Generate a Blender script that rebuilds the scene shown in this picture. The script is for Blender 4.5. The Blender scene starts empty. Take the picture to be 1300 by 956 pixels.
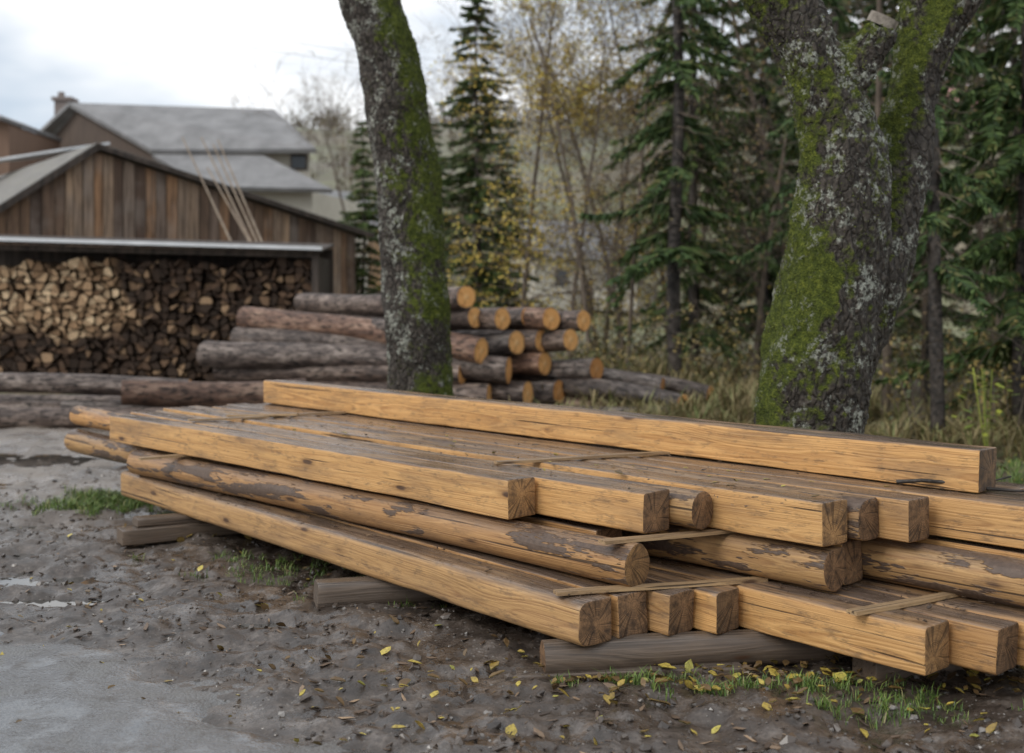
import bpy, math, random
import numpy as np
from mathutils import Vector, Matrix
random.seed(3)
RNG = np.random.default_rng(5)
scene = bpy.context.scene
COL = scene.collection
PI = math.pi

# ------------------------------------------------------------------ noise
def _h(ix, iy, iz, s):
    n = (ix.astype(np.int64)*374761393 + iy.astype(np.int64)*668265263 + iz.astype(np.int64)*1274126177 + s*974634777) & 0xffffffff
    n = ((n ^ (n >> 13))*1274126177) & 0xffffffff
    n = ((n ^ (n >> 16))*2246822519) & 0xffffffff
    return ((n ^ (n >> 15)) & 0xffffff)/float(0xffffff)
def vnoise(p, s=0):
    i = np.floor(p).astype(np.int64); f = p-i; f = f*f*(3-2*f)
    x, y, z = i[:,0], i[:,1], i[:,2]; fx, fy, fz = f[:,0], f[:,1], f[:,2]
    def L(a,b,t): return a+(b-a)*t
    return L(L(L(_h(x,y,z,s),_h(x+1,y,z,s),fx),L(_h(x,y+1,z,s),_h(x+1,y+1,z,s),fx),fy),
             L(L(_h(x,y,z+1,s),_h(x+1,y,z+1,s),fx),L(_h(x,y+1,z+1,s),_h(x+1,y+1,z+1,s),fx),fy),fz)-.5
def fbm(p, o=4, s=0, g=.5):
    a=1.; r=0; q=p.copy()
    for k in range(o):
        r = r+a*vnoise(q, s+k*7); q=q*2.03+11.3; a*=g
    return r
def sstep(a,b,x):
    t=np.clip((x-a)/(b-a),0,1); return t*t*(3-2*t)

# ------------------------------------------------------------------ mesh builder
def empty(name, loc=(0,0,0)):
    o=bpy.data.objects.new(name,None); o.location=loc; COL.objects.link(o); return o
def mesh(name, V, polys, mats=(), mi=None, smooth=False):
    V=np.asarray(V,dtype=np.float64).reshape(-1,3)
    polys=[np.asarray(p,dtype=np.int64) for p in polys if len(p)]
    loops=np.concatenate([p.ravel() for p in polys])
    tot=np.concatenate([np.full(len(p),p.shape[1]) for p in polys])
    st=np.concatenate([[0],np.cumsum(tot)[:-1]])
    me=bpy.data.meshes.new(name)
    me.vertices.add(len(V)); me.vertices.foreach_set('co',V.ravel())
    me.loops.add(len(loops)); me.loops.foreach_set('vertex_index',loops.astype(np.int32))
    me.polygons.add(len(tot)); me.polygons.foreach_set('loop_start',st.astype(np.int32))
    for m in mats: me.materials.append(m)
    if mi is not None:
        me.polygons.foreach_set('material_index',np.asarray(mi,dtype=np.int32))
    if isinstance(smooth,bool): smooth=np.full(len(tot),smooth)
    me.polygons.foreach_set('use_smooth',np.asarray(smooth,dtype=bool))
    me.update(calc_edges=True)
    return me
def obj(name, me, parent=None, loc=(0,0,0), rot=(0,0,0), sc=(1,1,1)):
    o=bpy.data.objects.new(name,me); COL.objects.link(o)
    o.location=loc; o.rotation_euler=rot; o.scale=sc
    if parent: o.parent=parent
    return o
class Acc:
    def __init__(s): s.V=[]; s.P={}; s.n=0
    def add(s, V, faces, mi=0, smooth=False):
        V=np.asarray(V,dtype=float).reshape(-1,3)
        for F in faces:
            F=np.asarray(F,dtype=np.int64)
            if len(F): s.P.setdefault((F.shape[1],mi,smooth),[]).append(F+s.n)
        s.V.append(V); s.n+=len(V)
    def mesh(s,name,mats):
        ps=[];mi=[];sm=[]
        for (k,m,f),L in s.P.items():
            A=np.concatenate(L); ps.append(A); mi+= [m]*len(A); sm+=[f]*len(A)
        return mesh(name,np.concatenate(s.V),ps,mats,mi,np.array(sm))
def box_vf(c, sx, sy, sz):
    x,y,z=sx/2,sy/2,sz/2
    V=np.array([[-x,-y,-z],[x,-y,-z],[x,y,-z],[-x,y,-z],[-x,-y,z],[x,-y,z],[x,y,z],[-x,y,z]])+np.array(c)
    return V, np.array([[0,3,2,1],[4,5,6,7],[0,1,5,4],[1,2,6,5],[2,3,7,6],[3,0,4,7]])
def tube(pts, rad, sides=8):
    pts=np.asarray(pts,float); n=len(pts); rad=np.broadcast_to(np.asarray(rad,float),(n,))
    T=np.gradient(pts,axis=0); T/= (np.linalg.norm(T,axis=1)[:,None]+1e-9)
    ref=np.array([1.,0,0]) if abs(T[0,0])<.8 else np.array([0,1.,0])
    U=ref-T*(T@ref)[:,None]; U/=np.linalg.norm(U,axis=1)[:,None]+1e-9
    W=np.cross(T,U)
    a=np.arange(sides)*2*PI/sides
    V=pts[:,None,:]+rad[:,None,None]*(np.cos(a)[None,:,None]*U[:,None,:]+np.sin(a)[None,:,None]*W[:,None,:])
    i=np.arange(n-1)[:,None]*sides; j=np.arange(sides)[None,:]; k=(j+1)%sides
    Q=np.stack([i+j,i+k,i+sides+k,i+sides+j],-1).reshape(-1,4)
    return V.reshape(-1,3),Q

# ------------------------------------------------------------------ material builder
class M:
    def __init__(s,name):
        s.m=bpy.data.materials.new(name); s.m.use_nodes=True; s.t=s.m.node_tree; s.t.nodes.clear()
        s.o=s.t.nodes.new('ShaderNodeOutputMaterial'); s.b=s.t.nodes.new('ShaderNodeBsdfPrincipled')
        s.t.links.new(s.b.outputs[0],s.o.inputs[0])
    def n(s,t): return s.t.nodes.new(t)
    def set(s,sock,v):
        if isinstance(v,bpy.types.NodeSocket): s.t.links.new(v,sock)
        else:
            if hasattr(sock.default_value,'__len__') and not hasattr(v,'__len__'): v=[v]*len(sock.default_value)
            if hasattr(v,'__len__') and len(sock.default_value)==4 and len(v)==3: v=(*v,1)
            sock.default_value=v
    def obj(s): return s.n('ShaderNodeTexCoord').outputs['Object']
    def geo(s,k): return s.n('ShaderNodeNewGeometry').outputs[k]
    def rnd(s): return s.n('ShaderNodeObjectInfo').outputs['Random']
    def isl(s): return s.geo('Random Per Island')
    def map(s,v,sc=(1,1,1),loc=(0,0,0)):
        n=s.n('ShaderNodeMapping'); s.set(n.inputs[0],v); n.inputs['Scale'].default_value=sc if hasattr(sc,'__len__') else (sc,)*3
        s.set(n.inputs['Location'],loc); return n.outputs[0]
    def noise(s,v,scale=5,detail=3,rough=.55,dist=0,col=False):
        n=s.n('ShaderNodeTexNoise'); s.set(n.inputs['Vector'],v); n.inputs['Scale'].default_value=scale
        n.inputs['Detail'].default_value=min(detail,4); n.inputs['Roughness'].default_value=rough; n.inputs['Distortion'].default_value=dist
        return n.outputs['Color' if col else 'Fac']
    def noise1(s,w,detail=2):
        n=s.n('ShaderNodeTexNoise'); n.noise_dimensions='1D'; s.set(n.inputs['W'],w); n.inputs['Scale'].default_value=1
        n.inputs['Detail'].default_value=detail; return n.outputs['Fac']
    def vor(s,v,scale=5,feat='F1',out='Distance'):
        n=s.n('ShaderNodeTexVoronoi'); n.feature=feat; s.set(n.inputs['Vector'],v); n.inputs['Scale'].default_value=scale
        return n.outputs[out]
    def ramp(s,f,stops):
        n=s.n('ShaderNodeValToRGB'); s.set(n.inputs[0],f); e=n.color_ramp.elements
        while len(e)<len(stops): e.new(.5)
        for i,(p,c) in enumerate(stops):
            e[i].position=p; c=(c,c,c) if not hasattr(c,'__len__') else c; e[i].color=(*c[:3],1)
        return n.outputs[0]
    def mix(s,f,a,b,blend='MIX'):
        n=s.n('ShaderNodeMix'); n.data_type='RGBA'; n.blend_type=blend
        s.set(n.inputs[0],f); s.set(n.inputs[6],a); s.set(n.inputs[7],b); return n.outputs[2]
    def ma(s,op,a,b=0.,clamp=False):
        n=s.n('ShaderNodeMath'); n.operation=op; n.use_clamp=clamp; s.set(n.inputs[0],a); s.set(n.inputs[1],b); return n.outputs[0]
    def vm(s,op,a,b):
        n=s.n('ShaderNodeVectorMath'); n.operation=op; s.set(n.inputs[0],a); s.set(n.inputs[1],b); return n.outputs[0]
    def sep(s,v):
        n=s.n('ShaderNodeSeparateXYZ'); s.set(n.inputs[0],v); return n.outputs
    def comb(s,x,y,z):
        n=s.n('ShaderNodeCombineXYZ'); s.set(n.inputs[0],x); s.set(n.inputs[1],y); s.set(n.inputs[2],z); return n.outputs[0]
    def rng(s,v,a,b,c=0.,d=1.):
        n=s.n('ShaderNodeMapRange'); s.set(n.inputs[0],v); 
        for i,x in enumerate((a,b,c,d)): n.inputs[i+1].default_value=x
        return n.outputs[0]
    def bump(s,h,st=.5,d=.01,nrm=None):
        n=s.n('ShaderNodeBump'); s.set(n.inputs['Strength'],st); n.inputs['Distance'].default_value=d; s.set(n.inputs['Height'],h)
        if nrm: s.set(n.inputs['Normal'],nrm)
        return n.outputs[0]
    def out(s,c,r=.7,bump=None,spec=.5,**k):
        s.set(s.b.inputs['Base Color'],c); s.set(s.b.inputs['Roughness'],r); s.set(s.b.inputs['Specular IOR Level'],spec)
        if bump: s.set(s.b.inputs['Normal'],bump)
        for a,v in k.items(): s.set(s.b.inputs[a],v)
        return s.m

def timber(name, light, dark, stainc=(.19,.115,.065), topc=(.135,.098,.076), topf=.85, end=False, barky=0.):
    m=M(name); o=m.obj(); r=m.rnd()
    off=m.comb(m.ma('MULTIPLY',r,31.),m.ma('MULTIPLY',r,17.),m.ma('MULTIPLY',r,9.))
    v=m.vm('ADD',o,off)
    w=m.noise(m.map(v,(.9,4,4)),1,2,col=True)
    w=m.vm('SUBTRACT',w,(.5,.5,.5)); w=m.vm('MULTIPLY',w,(.05,.05,.05))
    p=m.sep(m.vm('ADD',o,w))
    yo=m.ma('ADD',p[1],m.ma('MULTIPLY',m.ma('SUBTRACT',r,.5),.11))
    zo=m.ma('ADD',p[2],m.ma('MULTIPLY',m.ma('SUBTRACT',m.ma('FRACT',m.ma('MULTIPLY',r,7.3)),.5),.11))
    rr=m.ma('SQRT',m.ma('ADD',m.ma('MULTIPLY',yo,yo),m.ma('MULTIPLY',zo,zo)))
    rings=m.noise1(m.ma('MULTIPLY',rr,260.),2)
    streak=m.noise(m.map(v,(3.0,120,120)),1,4,.65)
    stain=m.noise(m.map(v,(1.5,7,7)),1,5,.66)
    if end:
        fine=m.noise(v,160,3,.7)
        g=m.ma('ADD',m.ma('MULTIPLY',rings,.7),m.ma('MULTIPLY',fine,.3))
        c=m.ramp(g,[(.36,dark),(.62,light)])
        st2=m.noise(v,22,5,.7)
        c=m.mix(m.rng(st2,.44,.68),c,stainc)
        edge=m.rng(rr,.05,.12)
        c=m.mix(m.ma('MULTIPLY',edge,.4),c,stainc)
        ang=m.ma('ARCTAN2',zo,yo)
        ck=m.noise1(m.ma('MULTIPLY',ang,2.6),1)
        ckm=m.ma('MULTIPLY',m.rng(m.ma('ABSOLUTE',m.ma('SUBTRACT',ck,.5)),.0,.022,1,0),m.rng(rr,.01,.03))
        c=m.mix(m.ma('MULTIPLY',ckm,.7),c,(.03,.018,.01))
        c=m.mix(1.,c,m.ramp(r,[(0,(.75,.72,.70)),(.5,(1.1,1.05,1.0)),(1,(.85,.88,.9))]),'MULTIPLY')
        b=m.bump(m.ma('ADD',g,m.ma('MULTIPLY',ckm,-.8)),.7,.004)
        return m.out(c,m.rng(st2,.3,.7,.8,.45),b,.35)
    g=m.ma('ADD',m.ma('MULTIPLY',rings,.45),m.ma('MULTIPLY',streak,.55))
    c=m.ramp(g,[(.35,dark),(.5,[(a*.4+b*.6) for a,b in zip(dark,light)]),(.64,light)])
    kv=m.map(v,(2.6,9.5,9.5))
    kd=m.vor(kv,1); kc=m.sep(m.vor(kv,1,out='Color'))[0]
    sel=m.rng(kc,.58,.59)
    kd=m.ma('ADD',kd,m.ma('MULTIPLY',m.ma('SUBTRACT',streak,.5),.12))
    kn=m.ma('MULTIPLY',m.rng(kd,.09,.14,1,0),sel); knr=m.ma('MULTIPLY',m.rng(kd,.13,.26,.6,0),sel)
    c=m.mix(knr,c,[x*.7 for x in dark])
    c=m.mix(kn,c,(.08,.038,.018))
    sm=m.rng(stain,.48,.72)
    c=m.mix(m.ma('MULTIPLY',sm,.66),c,stainc)
    dirt=m.noise(m.map(v,(9,34,34)),1,4,.75)
    c=m.mix(m.rng(dirt,.53,.68,0,.6),c,(.12,.078,.048))
    ck=m.noise(m.map(v,(.6,48,48)),1,2,.5)
    ckm=m.rng(ck,.65,.68)
    c=m.mix(m.ma('MULTIPLY',ckm,.85),c,(.03,.017,.01))
    c=m.mix(1.,c,m.ramp(r,[(0,(.80,.78,.77)),(.35,(1.05,1.02,.98)),(.7,(.92,.93,.95)),(1,(1.08,1.02,.92))]),'MULTIPLY')
    nz=m.sep(m.geo('Normal'))[2]
    tm=m.ma('MULTIPLY',m.rng(nz,.35,.85),topf)
    tw=m.noise(m.map(v,(1.6,13,13)),1,5,.65)
    tm2=m.ma('MULTIPLY',tm,m.rng(tw,.28,.58,.5,1.2),clamp=True)
    tc=m.mix(m.rng(streak,.35,.65),[x*.4 for x in topc],[x*1.6 for x in topc])
    c=m.mix(tm2,c,tc)
    hb=None
    if barky>0:
        bk=m.noise(m.map(v,(2.2,13,13)),1,7,.7)
        bm=m.rng(bk,.57-barky*.09,.595-barky*.09)
        bc=m.mix(m.noise(v,60,3),(.035,.022,.016),(.17,.11,.075))
        c=m.mix(bm,c,bc); hb=bm
    h=m.ma('ADD',g,m.ma('MULTIPLY',ckm,-1.))
    if hb: h=m.ma('ADD',h,m.ma('MULTIPLY',hb,1.6))
    b=m.bump(h,.7,.005)
    ro=m.rng(tw,.35,.65,.72,.42)
    ro=m.ma('SUBTRACT',ro,m.ma('MULTIPLY',tm,m.rng(stain,.36,.52,.10,.44)))
    return m.out(c,ro,b,.55)

T_SIDE=timber('sawn_spruce',(.70,.415,.165),(.42,.215,.075))
T_SIDE2=timber('sawn_spruce_wet',(.58,.33,.13),(.32,.16,.058),topf=.92)
T_END=timber('timber_end_grain',(.54,.33,.145),(.30,.165,.07),stainc=(.13,.08,.045),end=True)
T_ENDD=timber('timber_end_dark',(.36,.215,.11),(.17,.097,.053),stainc=(.065,.043,.03),end=True)
T_LOG=timber('peeled_log',(.60,.345,.14),(.32,.155,.055),barky=.25,topf=.6)
T_WANE=timber('waney_timber',(.57,.345,.145),(.31,.165,.068),topf=.8)
T_BARKY=timber('half_barked_timber',(.52,.32,.135),(.29,.155,.062),barky=.6,topf=.6)
T_OLD=timber('weathered_bolster',(.17,.125,.09),(.08,.058,.042),stainc=(.07,.05,.038),topc=(.10,.08,.065))
T_LATH=timber('lath_wood',(.52,.36,.19),(.31,.195,.10),topf=.35)

def bark_mat(name,c0,c1,c2,sc=1.):
    m=M(name); o=m.obj(); r=m.rnd(); v=m.vm('ADD',o,m.comb(m.ma('MULTIPLY',r,13.),0.,m.ma('MULTIPLY',r,5.)))
    a=m.noise(m.map(v,(2.2*sc,9*sc,9*sc)),1,6,.72); b=m.noise(m.map(v,(9*sc,26*sc,26*sc)),1,4,.65)
    c=m.ramp(a,[(.34,c0),(.5,c1),(.64,c2)])
    c=m.mix(m.rng(b,.48,.64),c,[x*.3 for x in c0])
    c=m.mix(1.,c,m.ramp(r,[(0,(.55,.56,.58)),(.5,(1.15,1.05,.98)),(1,(.85,.9,.95))]),'MULTIPLY')
    return m.out(c,m.rng(b,.3,.7,.35,.85),m.bump(m.ma('ADD',a,b),.9,.02),.5)
BARK_LOG=bark_mat('spruce_log_bark',(.045,.032,.027),(.12,.09,.075),(.29,.24,.205))
BARK_RED=bark_mat('pine_log_bark',(.07,.04,.028),(.18,.102,.068),(.34,.235,.17))
BARK_TH=bark_mat('background_bark',(.022,.018,.014),(.05,.04,.032),(.10,.085,.07),.5)
def logend_mat():
    m=M('fresh_cut_log_end'); o=m.obj(); r=m.rnd(); p=m.sep(o)
    rr=m.ma('SQRT',m.ma('ADD',m.ma('MULTIPLY',p[1],p[1]),m.ma('MULTIPLY',p[2],p[2])))
    rim=m.rng(rr,.12,.14)
    rr=m.ma('ADD',rr,m.ma('MULTIPLY',m.noise(o,9,2),.03))
    rings=m.noise1(m.ma('MULTIPLY',rr,120.),2)
    c=m.ramp(rings,[(.35,(.68,.34,.11)),(.65,(.92,.58,.25))])
    c=m.mix(m.rng(rr,.035,.06,.5,0),c,(.95,.72,.42))
    c=m.mix(m.rng(m.noise(o,11,4),.52,.68,0,.6),c,(.38,.17,.065))
    c=m.mix(m.ma('MULTIPLY',rim,.4),c,(.16,.08,.045))
    c=m.mix(1.,c,m.ramp(r,[(0,(1.05,1,.95)),(.65,(1.,.9,.8)),(.88,(.85,.70,.58)),(1,(.45,.36,.32))]),'MULTIPLY')
    return m.out(c,.75,m.bump(rings,.3,.004),.3)
LOG_END=logend_mat()

# ------------------------------------------------------------------ prisms: beams and logs
def section(w,h,rc,nc=5):
    pts=[]
    cs=[(1,1,0),(-1,1,PI/2),(-1,-1,PI),(1,-1,1.5*PI)]
    for k,(sx,sy,a0) in enumerate(cs):
        r=rc[k]; cx=sx*(w/2-r); cy=sy*(h/2-r)
        for j in range(nc):
            a=a0+(PI/2)*j/(nc-1); pts.append((cx+r*math.cos(a),cy+r*math.sin(a)))
        nx=cs[(k+1)%4]; r2=rc[(k+1)%4]
        e0=pts[-1]; a=nx[2]; e1=(nx[0]*(w/2-r2)+r2*math.cos(a), nx[1]*(h/2-r2)+r2*math.sin(a))
        for t in (.25,.5,.75): pts.append((e0[0]+(e1[0]-e0[0])*t,e0[1]+(e1[1]-e0[1])*t))
    return np.array(pts)
def place(o,p0,p1):
    d=Vector(p1)-Vector(p0); o.location=p0
    o.rotation_euler=(0,-math.atan2(d.z,math.hypot(d.x,d.y)),math.atan2(d.y,d.x)); return d.length
def finish_prism(name,rings,mats,parent,p0,p1,capn=.004):
    n,k,_=rings.shape
    V=rings.reshape(-1,3); i=np.arange(n-1)[:,None]*k; j=np.arange(k)[None,:]; q=(j+1)%k
    Q=np.stack([i+j,i+q,i+k+q,i+k+j],-1).reshape(-1,4)
    A=Acc(); A.add(V,[Q],0,True)
    for e,(R,s) in enumerate(((rings[0],-1),(rings[-1],1))):
        c=R.mean(0); inner=c+(R-c)*.93; inner[:,0]+=s*capn*.35
        VV=np.concatenate([R,inner]); j=np.arange(k); q=(j+1)%k
        F=np.stack([j,q,k+q,k+j],-1) 
        cap=(np.arange(k)+k)[None,:]
        if s<0: F=F[:,::-1]; cap=cap[:,::-1]
        A.add(VV,[F,cap],1,False)
    me=A.mesh(name,mats); o=obj(name,me,parent); place(o,p0,p1); return o
def beam(name,p0,p1,w,h,parent,wane=.006,mats=(T_SIDE,T_END),seed=0,bow=.008,round_=0.):
    rg=np.random.default_rng(seed+100)
    L=(Vector(p1)-Vector(p0)).length; n=int(L/.05)+2
    xs=np.linspace(0,L,n); R=[]
    base=.004+rg.random(4)*.006
    wc=rg.random(4)<.5
    ph=rg.random(4)*40
    for x in xs:
        rc=[]
        for c in range(4):
            nv=vnoise(np.array([[x*.9+ph[c],c*3.3+seed,.5]]))[0]+.5
            n2=vnoise(np.array([[x*7+ph[c],c*3.3+seed,.5]]))[0]
            rc.append(base[c]+max(0,.010*n2)+(wane*max(0,nv*1.8-.35) if wc[c] else 0)+round_*h)
        rc=[min(r,h*.48,w*.48) for r in rc]
        s=section(w,h,rc)
        R.append(np.column_stack([np.full(len(s),x),s]))
    R=np.array(R)
    P=R.reshape(-1,3)
    q=P.copy(); q[:,0]*=2.; q[:,1:]*=9
    d=fbm(q+seed*3.7,3,seed)*.008
    dirn=P.copy(); dirn[:,0]=0; dirn/=np.linalg.norm(dirn,axis=1)[:,None]+1e-6
    P=P+dirn*d[:,None]
    t=P[:,0]/L; P[:,2]+=bow*np.sin(t*PI)*rg.uniform(-1,1)*.5; P[:,1]+=bow*np.sin(t*PI)*rg.uniform(-1,1)
    P[:,0]+= (t<.001)*(P[:,1]*rg.uniform(-.08,.08)+P[:,2]*rg.uniform(-.06,.06))
    R=P.reshape(R.shape)
    e0=R[0].copy(); c=e0.mean(0); e0=c+(e0-c)*.972; e0[:,0]=R[0][:,0]-.003
    e1=R[-1].copy(); c=e1.mean(0); e1=c+(e1-c)*.972; e1[:,0]+=.003
    R=np.concatenate([e0[None],R,e1[None]])
    return finish_prism(name,R,mats,parent,p0,p1)
def log(name,p0,p1,r0,r1,parent,mats,seed=0,amp=.05,bow=.03,k=28,step=.08):
    rg=np.random.default_rng(seed+900)
    L=(Vector(p1)-Vector(p0)).length; n=int(L/step)+3
    t=np.linspace(0,1,n); a=np.arange(k)*2*PI/k
    r=(r0+(r1-r0)*t)[:,None]*np.ones(k)[None]
    X=(t*L)[:,None]*np.ones(k)
    q=np.stack([X*1.3,np.cos(a)[None]*1.2+0*X,np.sin(a)[None]*1.2+0*X],-1).reshape(-1,3)+seed*5.1
    q2=q*np.array([2.5,5,5])
    r=r*(1+amp*1.6*fbm(q,3,seed).reshape(n,k)+amp*.7*fbm(q2,2,seed+3).reshape(n,k))
    Y=r*np.cos(a)+bow*np.sin(t*PI)[:,None]*rg.uniform(-1,1); Z=r*np.sin(a)+bow*np.sin(t*PI*1.3)[:,None]*rg.uniform(-1,1)
    R=np.stack([X,Y,Z],-1)
    for e in (0,-1):
        R[e,:,0]+=R[e,:,1]*rg.uniform(-.12,.12)
    return finish_prism(name,R,mats,parent,p0,p1)

# ------------------------------------------------------------------ timber stack
UX,UY=-.656,.755; VX,VY=.755,.656; OX,OY=.257,4.53
def SC(a,b,z): return (OX+a*UX+b*VX, OY+a*UY+b*VY, z)
stack=empty('timber_stack')
bi=0
def B(a0,b0,a1,b1,z,w=.165,h=.17,wane=.012,mats=None,**k):
    global bi; bi+=1
    if mats is None: mats=(T_SIDE if bi%3 else T_SIDE2, T_END if bi%4 else T_ENDD)
    return beam('beam_%d'%bi,SC(a0,b0,z),SC(a1,b1,z),w,h,stack,wane,mats,seed=bi,**k)
def LG(a0,b0,a1,b1,z,r0,r1,mats=None,amp=.05):
    global bi; bi+=1
    return log('log_%d'%bi,SC(a0,b0,z),SC(a1,b1,z),r0,r1,stack,mats or (T_LOG,T_END),seed=bi,amp=amp,bow=.012,step=.05,k=36)
z1,z2,z3,z4=.215,.395,.585,.766
B(0,.085,4.6,.2,z1,.17,.172,mats=(T_WANE,T_ENDD),wane=.03)
B(-.02,.275,4.5,.38,z1,.155,.168,mats=(T_SIDE2,T_ENDD))
B(-.13,.440,4.7,.55,z1,.155,.165,mats=(T_SIDE2,T_ENDD))
B(-.235,.600,4.7,.72,z1,.15,.165)
B(-1.05,.765,3.9,.89,z1,.17,.172,mats=(T_SIDE,T_END))
B(-1.22,.945,3.8,1.07,z1,.165,.17,mats=(T_SIDE2,T_ENDD))
B(-1.30,1.125,4.0,1.25,z1,.165,.17)
B(-1.2,1.31,4.3,1.42,z1)
B(-1.25,1.50,4.3,1.59,z1)
LG(0,.325,4.36,.13,z2,.088,.08)
LG(2.2,.39,5.77,.245,z2,.075,.088,mats=(T_BARKY,T_ENDD))
B(.35,.52,4.8,.56,z2-.003,.15,.16)
B(-.56,.865,4.3,.74,z2,.17,.168,wane=.06,mats=(T_BARKY,T_ENDD),round_=.18)
B(-.52,1.045,4.3,.95,z2,.15,.165,mats=(T_SIDE2,T_ENDD))
LG(-1.75,1.225,4.2,1.15,z2,.092,.085,mats=(T_BARKY,T_ENDD))
B(-1.35,1.42,4.3,1.35,z2)
B(-1.2,1.61,4.3,1.6,z2)
B(.69,.315,4.78,.195,z3,.17,.172,mats=(T_SIDE,T_END),wane=.008)
B(.067,.51,4.95,.415,z3,.165,.170,mats=(T_SIDE,T_ENDD))
LG(3.6,.31,5.8,.285,z3,.06,.075,mats=(T_LOG,T_END))
LG(-.046,.675,5.0,.565,z3,.078,.075,mats=(T_BARKY,T_ENDD))
B(-.57,.845,5.1,.73,z3,.165,.172,mats=(T_SIDE,T_END))
B(-.616,1.01,5.15,.90,z3,.145,.165,wane=.05,mats=(T_BARKY,T_ENDD),round_=.12)
B(-.747,1.165,5.0,1.07,z3,.155,.17,mats=(T_SIDE2,T_ENDD))
B(-1.30,1.40,5.1,1.24,z3,.165,.17,mats=(T_SIDE,T_END))
B(-1.1,1.575,5.0,1.41,z3,.165,.17)
B(-.9,1.75,5.1,1.585,z3,.165,.17)
B(-.865,1.495,4.93,1.475,z4,.17,.175,mats=(T_SIDE,T_ENDD),wane=.01,bow=.0)
def lath(p0,p1,w,t,s):
    L=(Vector(p1)-Vector(p0)).length; n=24; A=Acc()
    x=np.linspace(0,L,n)
    wv=w*(1+.25*vnoise(np.column_stack([x*6+s*9,x*0,x*0]))); zz=.003*np.sin(x*5+s)
    R=np.stack([np.column_stack([x,-wv/2,zz]),np.column_stack([x,wv/2,zz]),np.column_stack([x,wv/2,zz+t]),np.column_stack([x,-wv/2,zz+t])],1)
    i=np.arange(n-1)[:,None]*4; j=np.arange(4)[None]; k=(j+1)%4
    A.add(R.reshape(-1,3),[np.stack([i+j,i+k,i+4+k,i+4+j],-1).reshape(-1,4),np.array([[3,2,1,0],[4*n-4,4*n-3,4*n-2,4*n-1]])])
    o=obj('lath_%d'%s,A.mesh('lath',[T_LATH]),stack); place(o,p0,p1)
lath((.17,4.64,.303),(1.05,4.90,.303),.05,.014,1)
lath((.36,4.74,.483),(1.15,5.12,.483),.05,.014,2)
lath((-2.12,7.75,.678),(-1.0,8.42,.676),.05,.012,3)
lath((-.08,5.72,.676),(.85,6.08,.676),.045,.012,4)
lath((-1.95,8.1,.677),(-1.45,8.0,.690),.04,.012,5)
lath((-2.3,7.3,.483),(-1.2,8.0,.483),.05,.014,6)
lath((1.25,4.35,.303),(1.9,4.75,.303),.05,.014,9)
x=np.linspace(0,1,14); rg=np.random.default_rng(4)
tp=np.column_stack([1.62+x*.62,4.98-.24*x,.695+.012*np.sin(x*7)+.004*rg.random(14)])
tv,tq=tube(tp,.009-.004*x,7); A=Acc(); A.add(tv,[tq],0,True)
tp2=np.column_stack([1.9+x[:6]*.5,4.86+x[:6]*.25,.70+x[:6]*.06]); tv,tq=tube(tp2,.004,5); A.add(tv,[tq],0,True)
obj('twig',A.mesh('twig',[BARK_TH]),stack)
beam('bolster_1',(-.93,5.62,.062),(.3,5.95,.062),.15,.135,stack,.05,(T_OLD,T_OLD),seed=71,round_=.2)
log('bolster_2',(.12,4.62,.055),(1.35,4.84,.055),.075,.07,stack,(T_OLD,T_ENDD),seed=72,bow=.01)
beam('bolster_3',(-2.36,7.12,.045),(-1.3,7.75,.045),.16,.09,stack,.03,(T_OLD,T_OLD),seed=73)
beam('bolster_4',(-2.30,7.22,.115),(-1.3,7.8,.115),.15,.05,stack,.02,(T_OLD,T_OLD),seed=74)
beam('bolster_5',(.02,4.60,.008),(.9,4.70,.008),.16,.03,stack,.01,(T_OLD,T_OLD),seed=75)
beam('bolster_6',(1.35,4.52,.055),(2.4,5.0,.055),.15,.13,stack,.04,(T_OLD,T_OLD),seed=76)

# ------------------------------------------------------------------ terrain
def axis(segs):
    out=[segs[0][0]]
    for a,b,s0,s1 in segs:
        x=a; 
        while x<b-1e-6:
            t=(x-a)/(b-a); x=min(b,x+s0+(s1-s0)*t); out.append(x)
    return np.unique(np.round(out,5))
xs=np.concatenate([-axis([(5.,30,.06,1.2),(30,420,3,20)])[::-1],axis([(-5,3.2,.024,.024)])[1:],axis([(3.2,30,.05,1.2),(30,420,3,20)])[1:]])
ys=axis([(-30,3,3,1.),(3,7.2,.022,.022),(7.2,16,.025,.12),(16,60,.3,1.5),(60,460,2,12)])
def road_edge(X,Y): # >0 = on road (signed metres)
    return -(X+1.25)*.78-(Y-4.45)*1.02*.78+ .22*np.sin(Y*1.7)+.12*np.sin(X*3.1+Y)
PUD=[(-2.75,6.35,.62,.24),(-2.15,5.85,.42,.13),(-3.7,7.7,.7,.3),(-4.6,9.4,1.0,.4),(-3.0,6.9,.35,.12),(-3.4,5.6,.5,.2),(-5.2,11.2,1.6,.5),(-1.1,5.35,.22,.09),(-3.2,10.6,.9,.25)]
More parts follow.
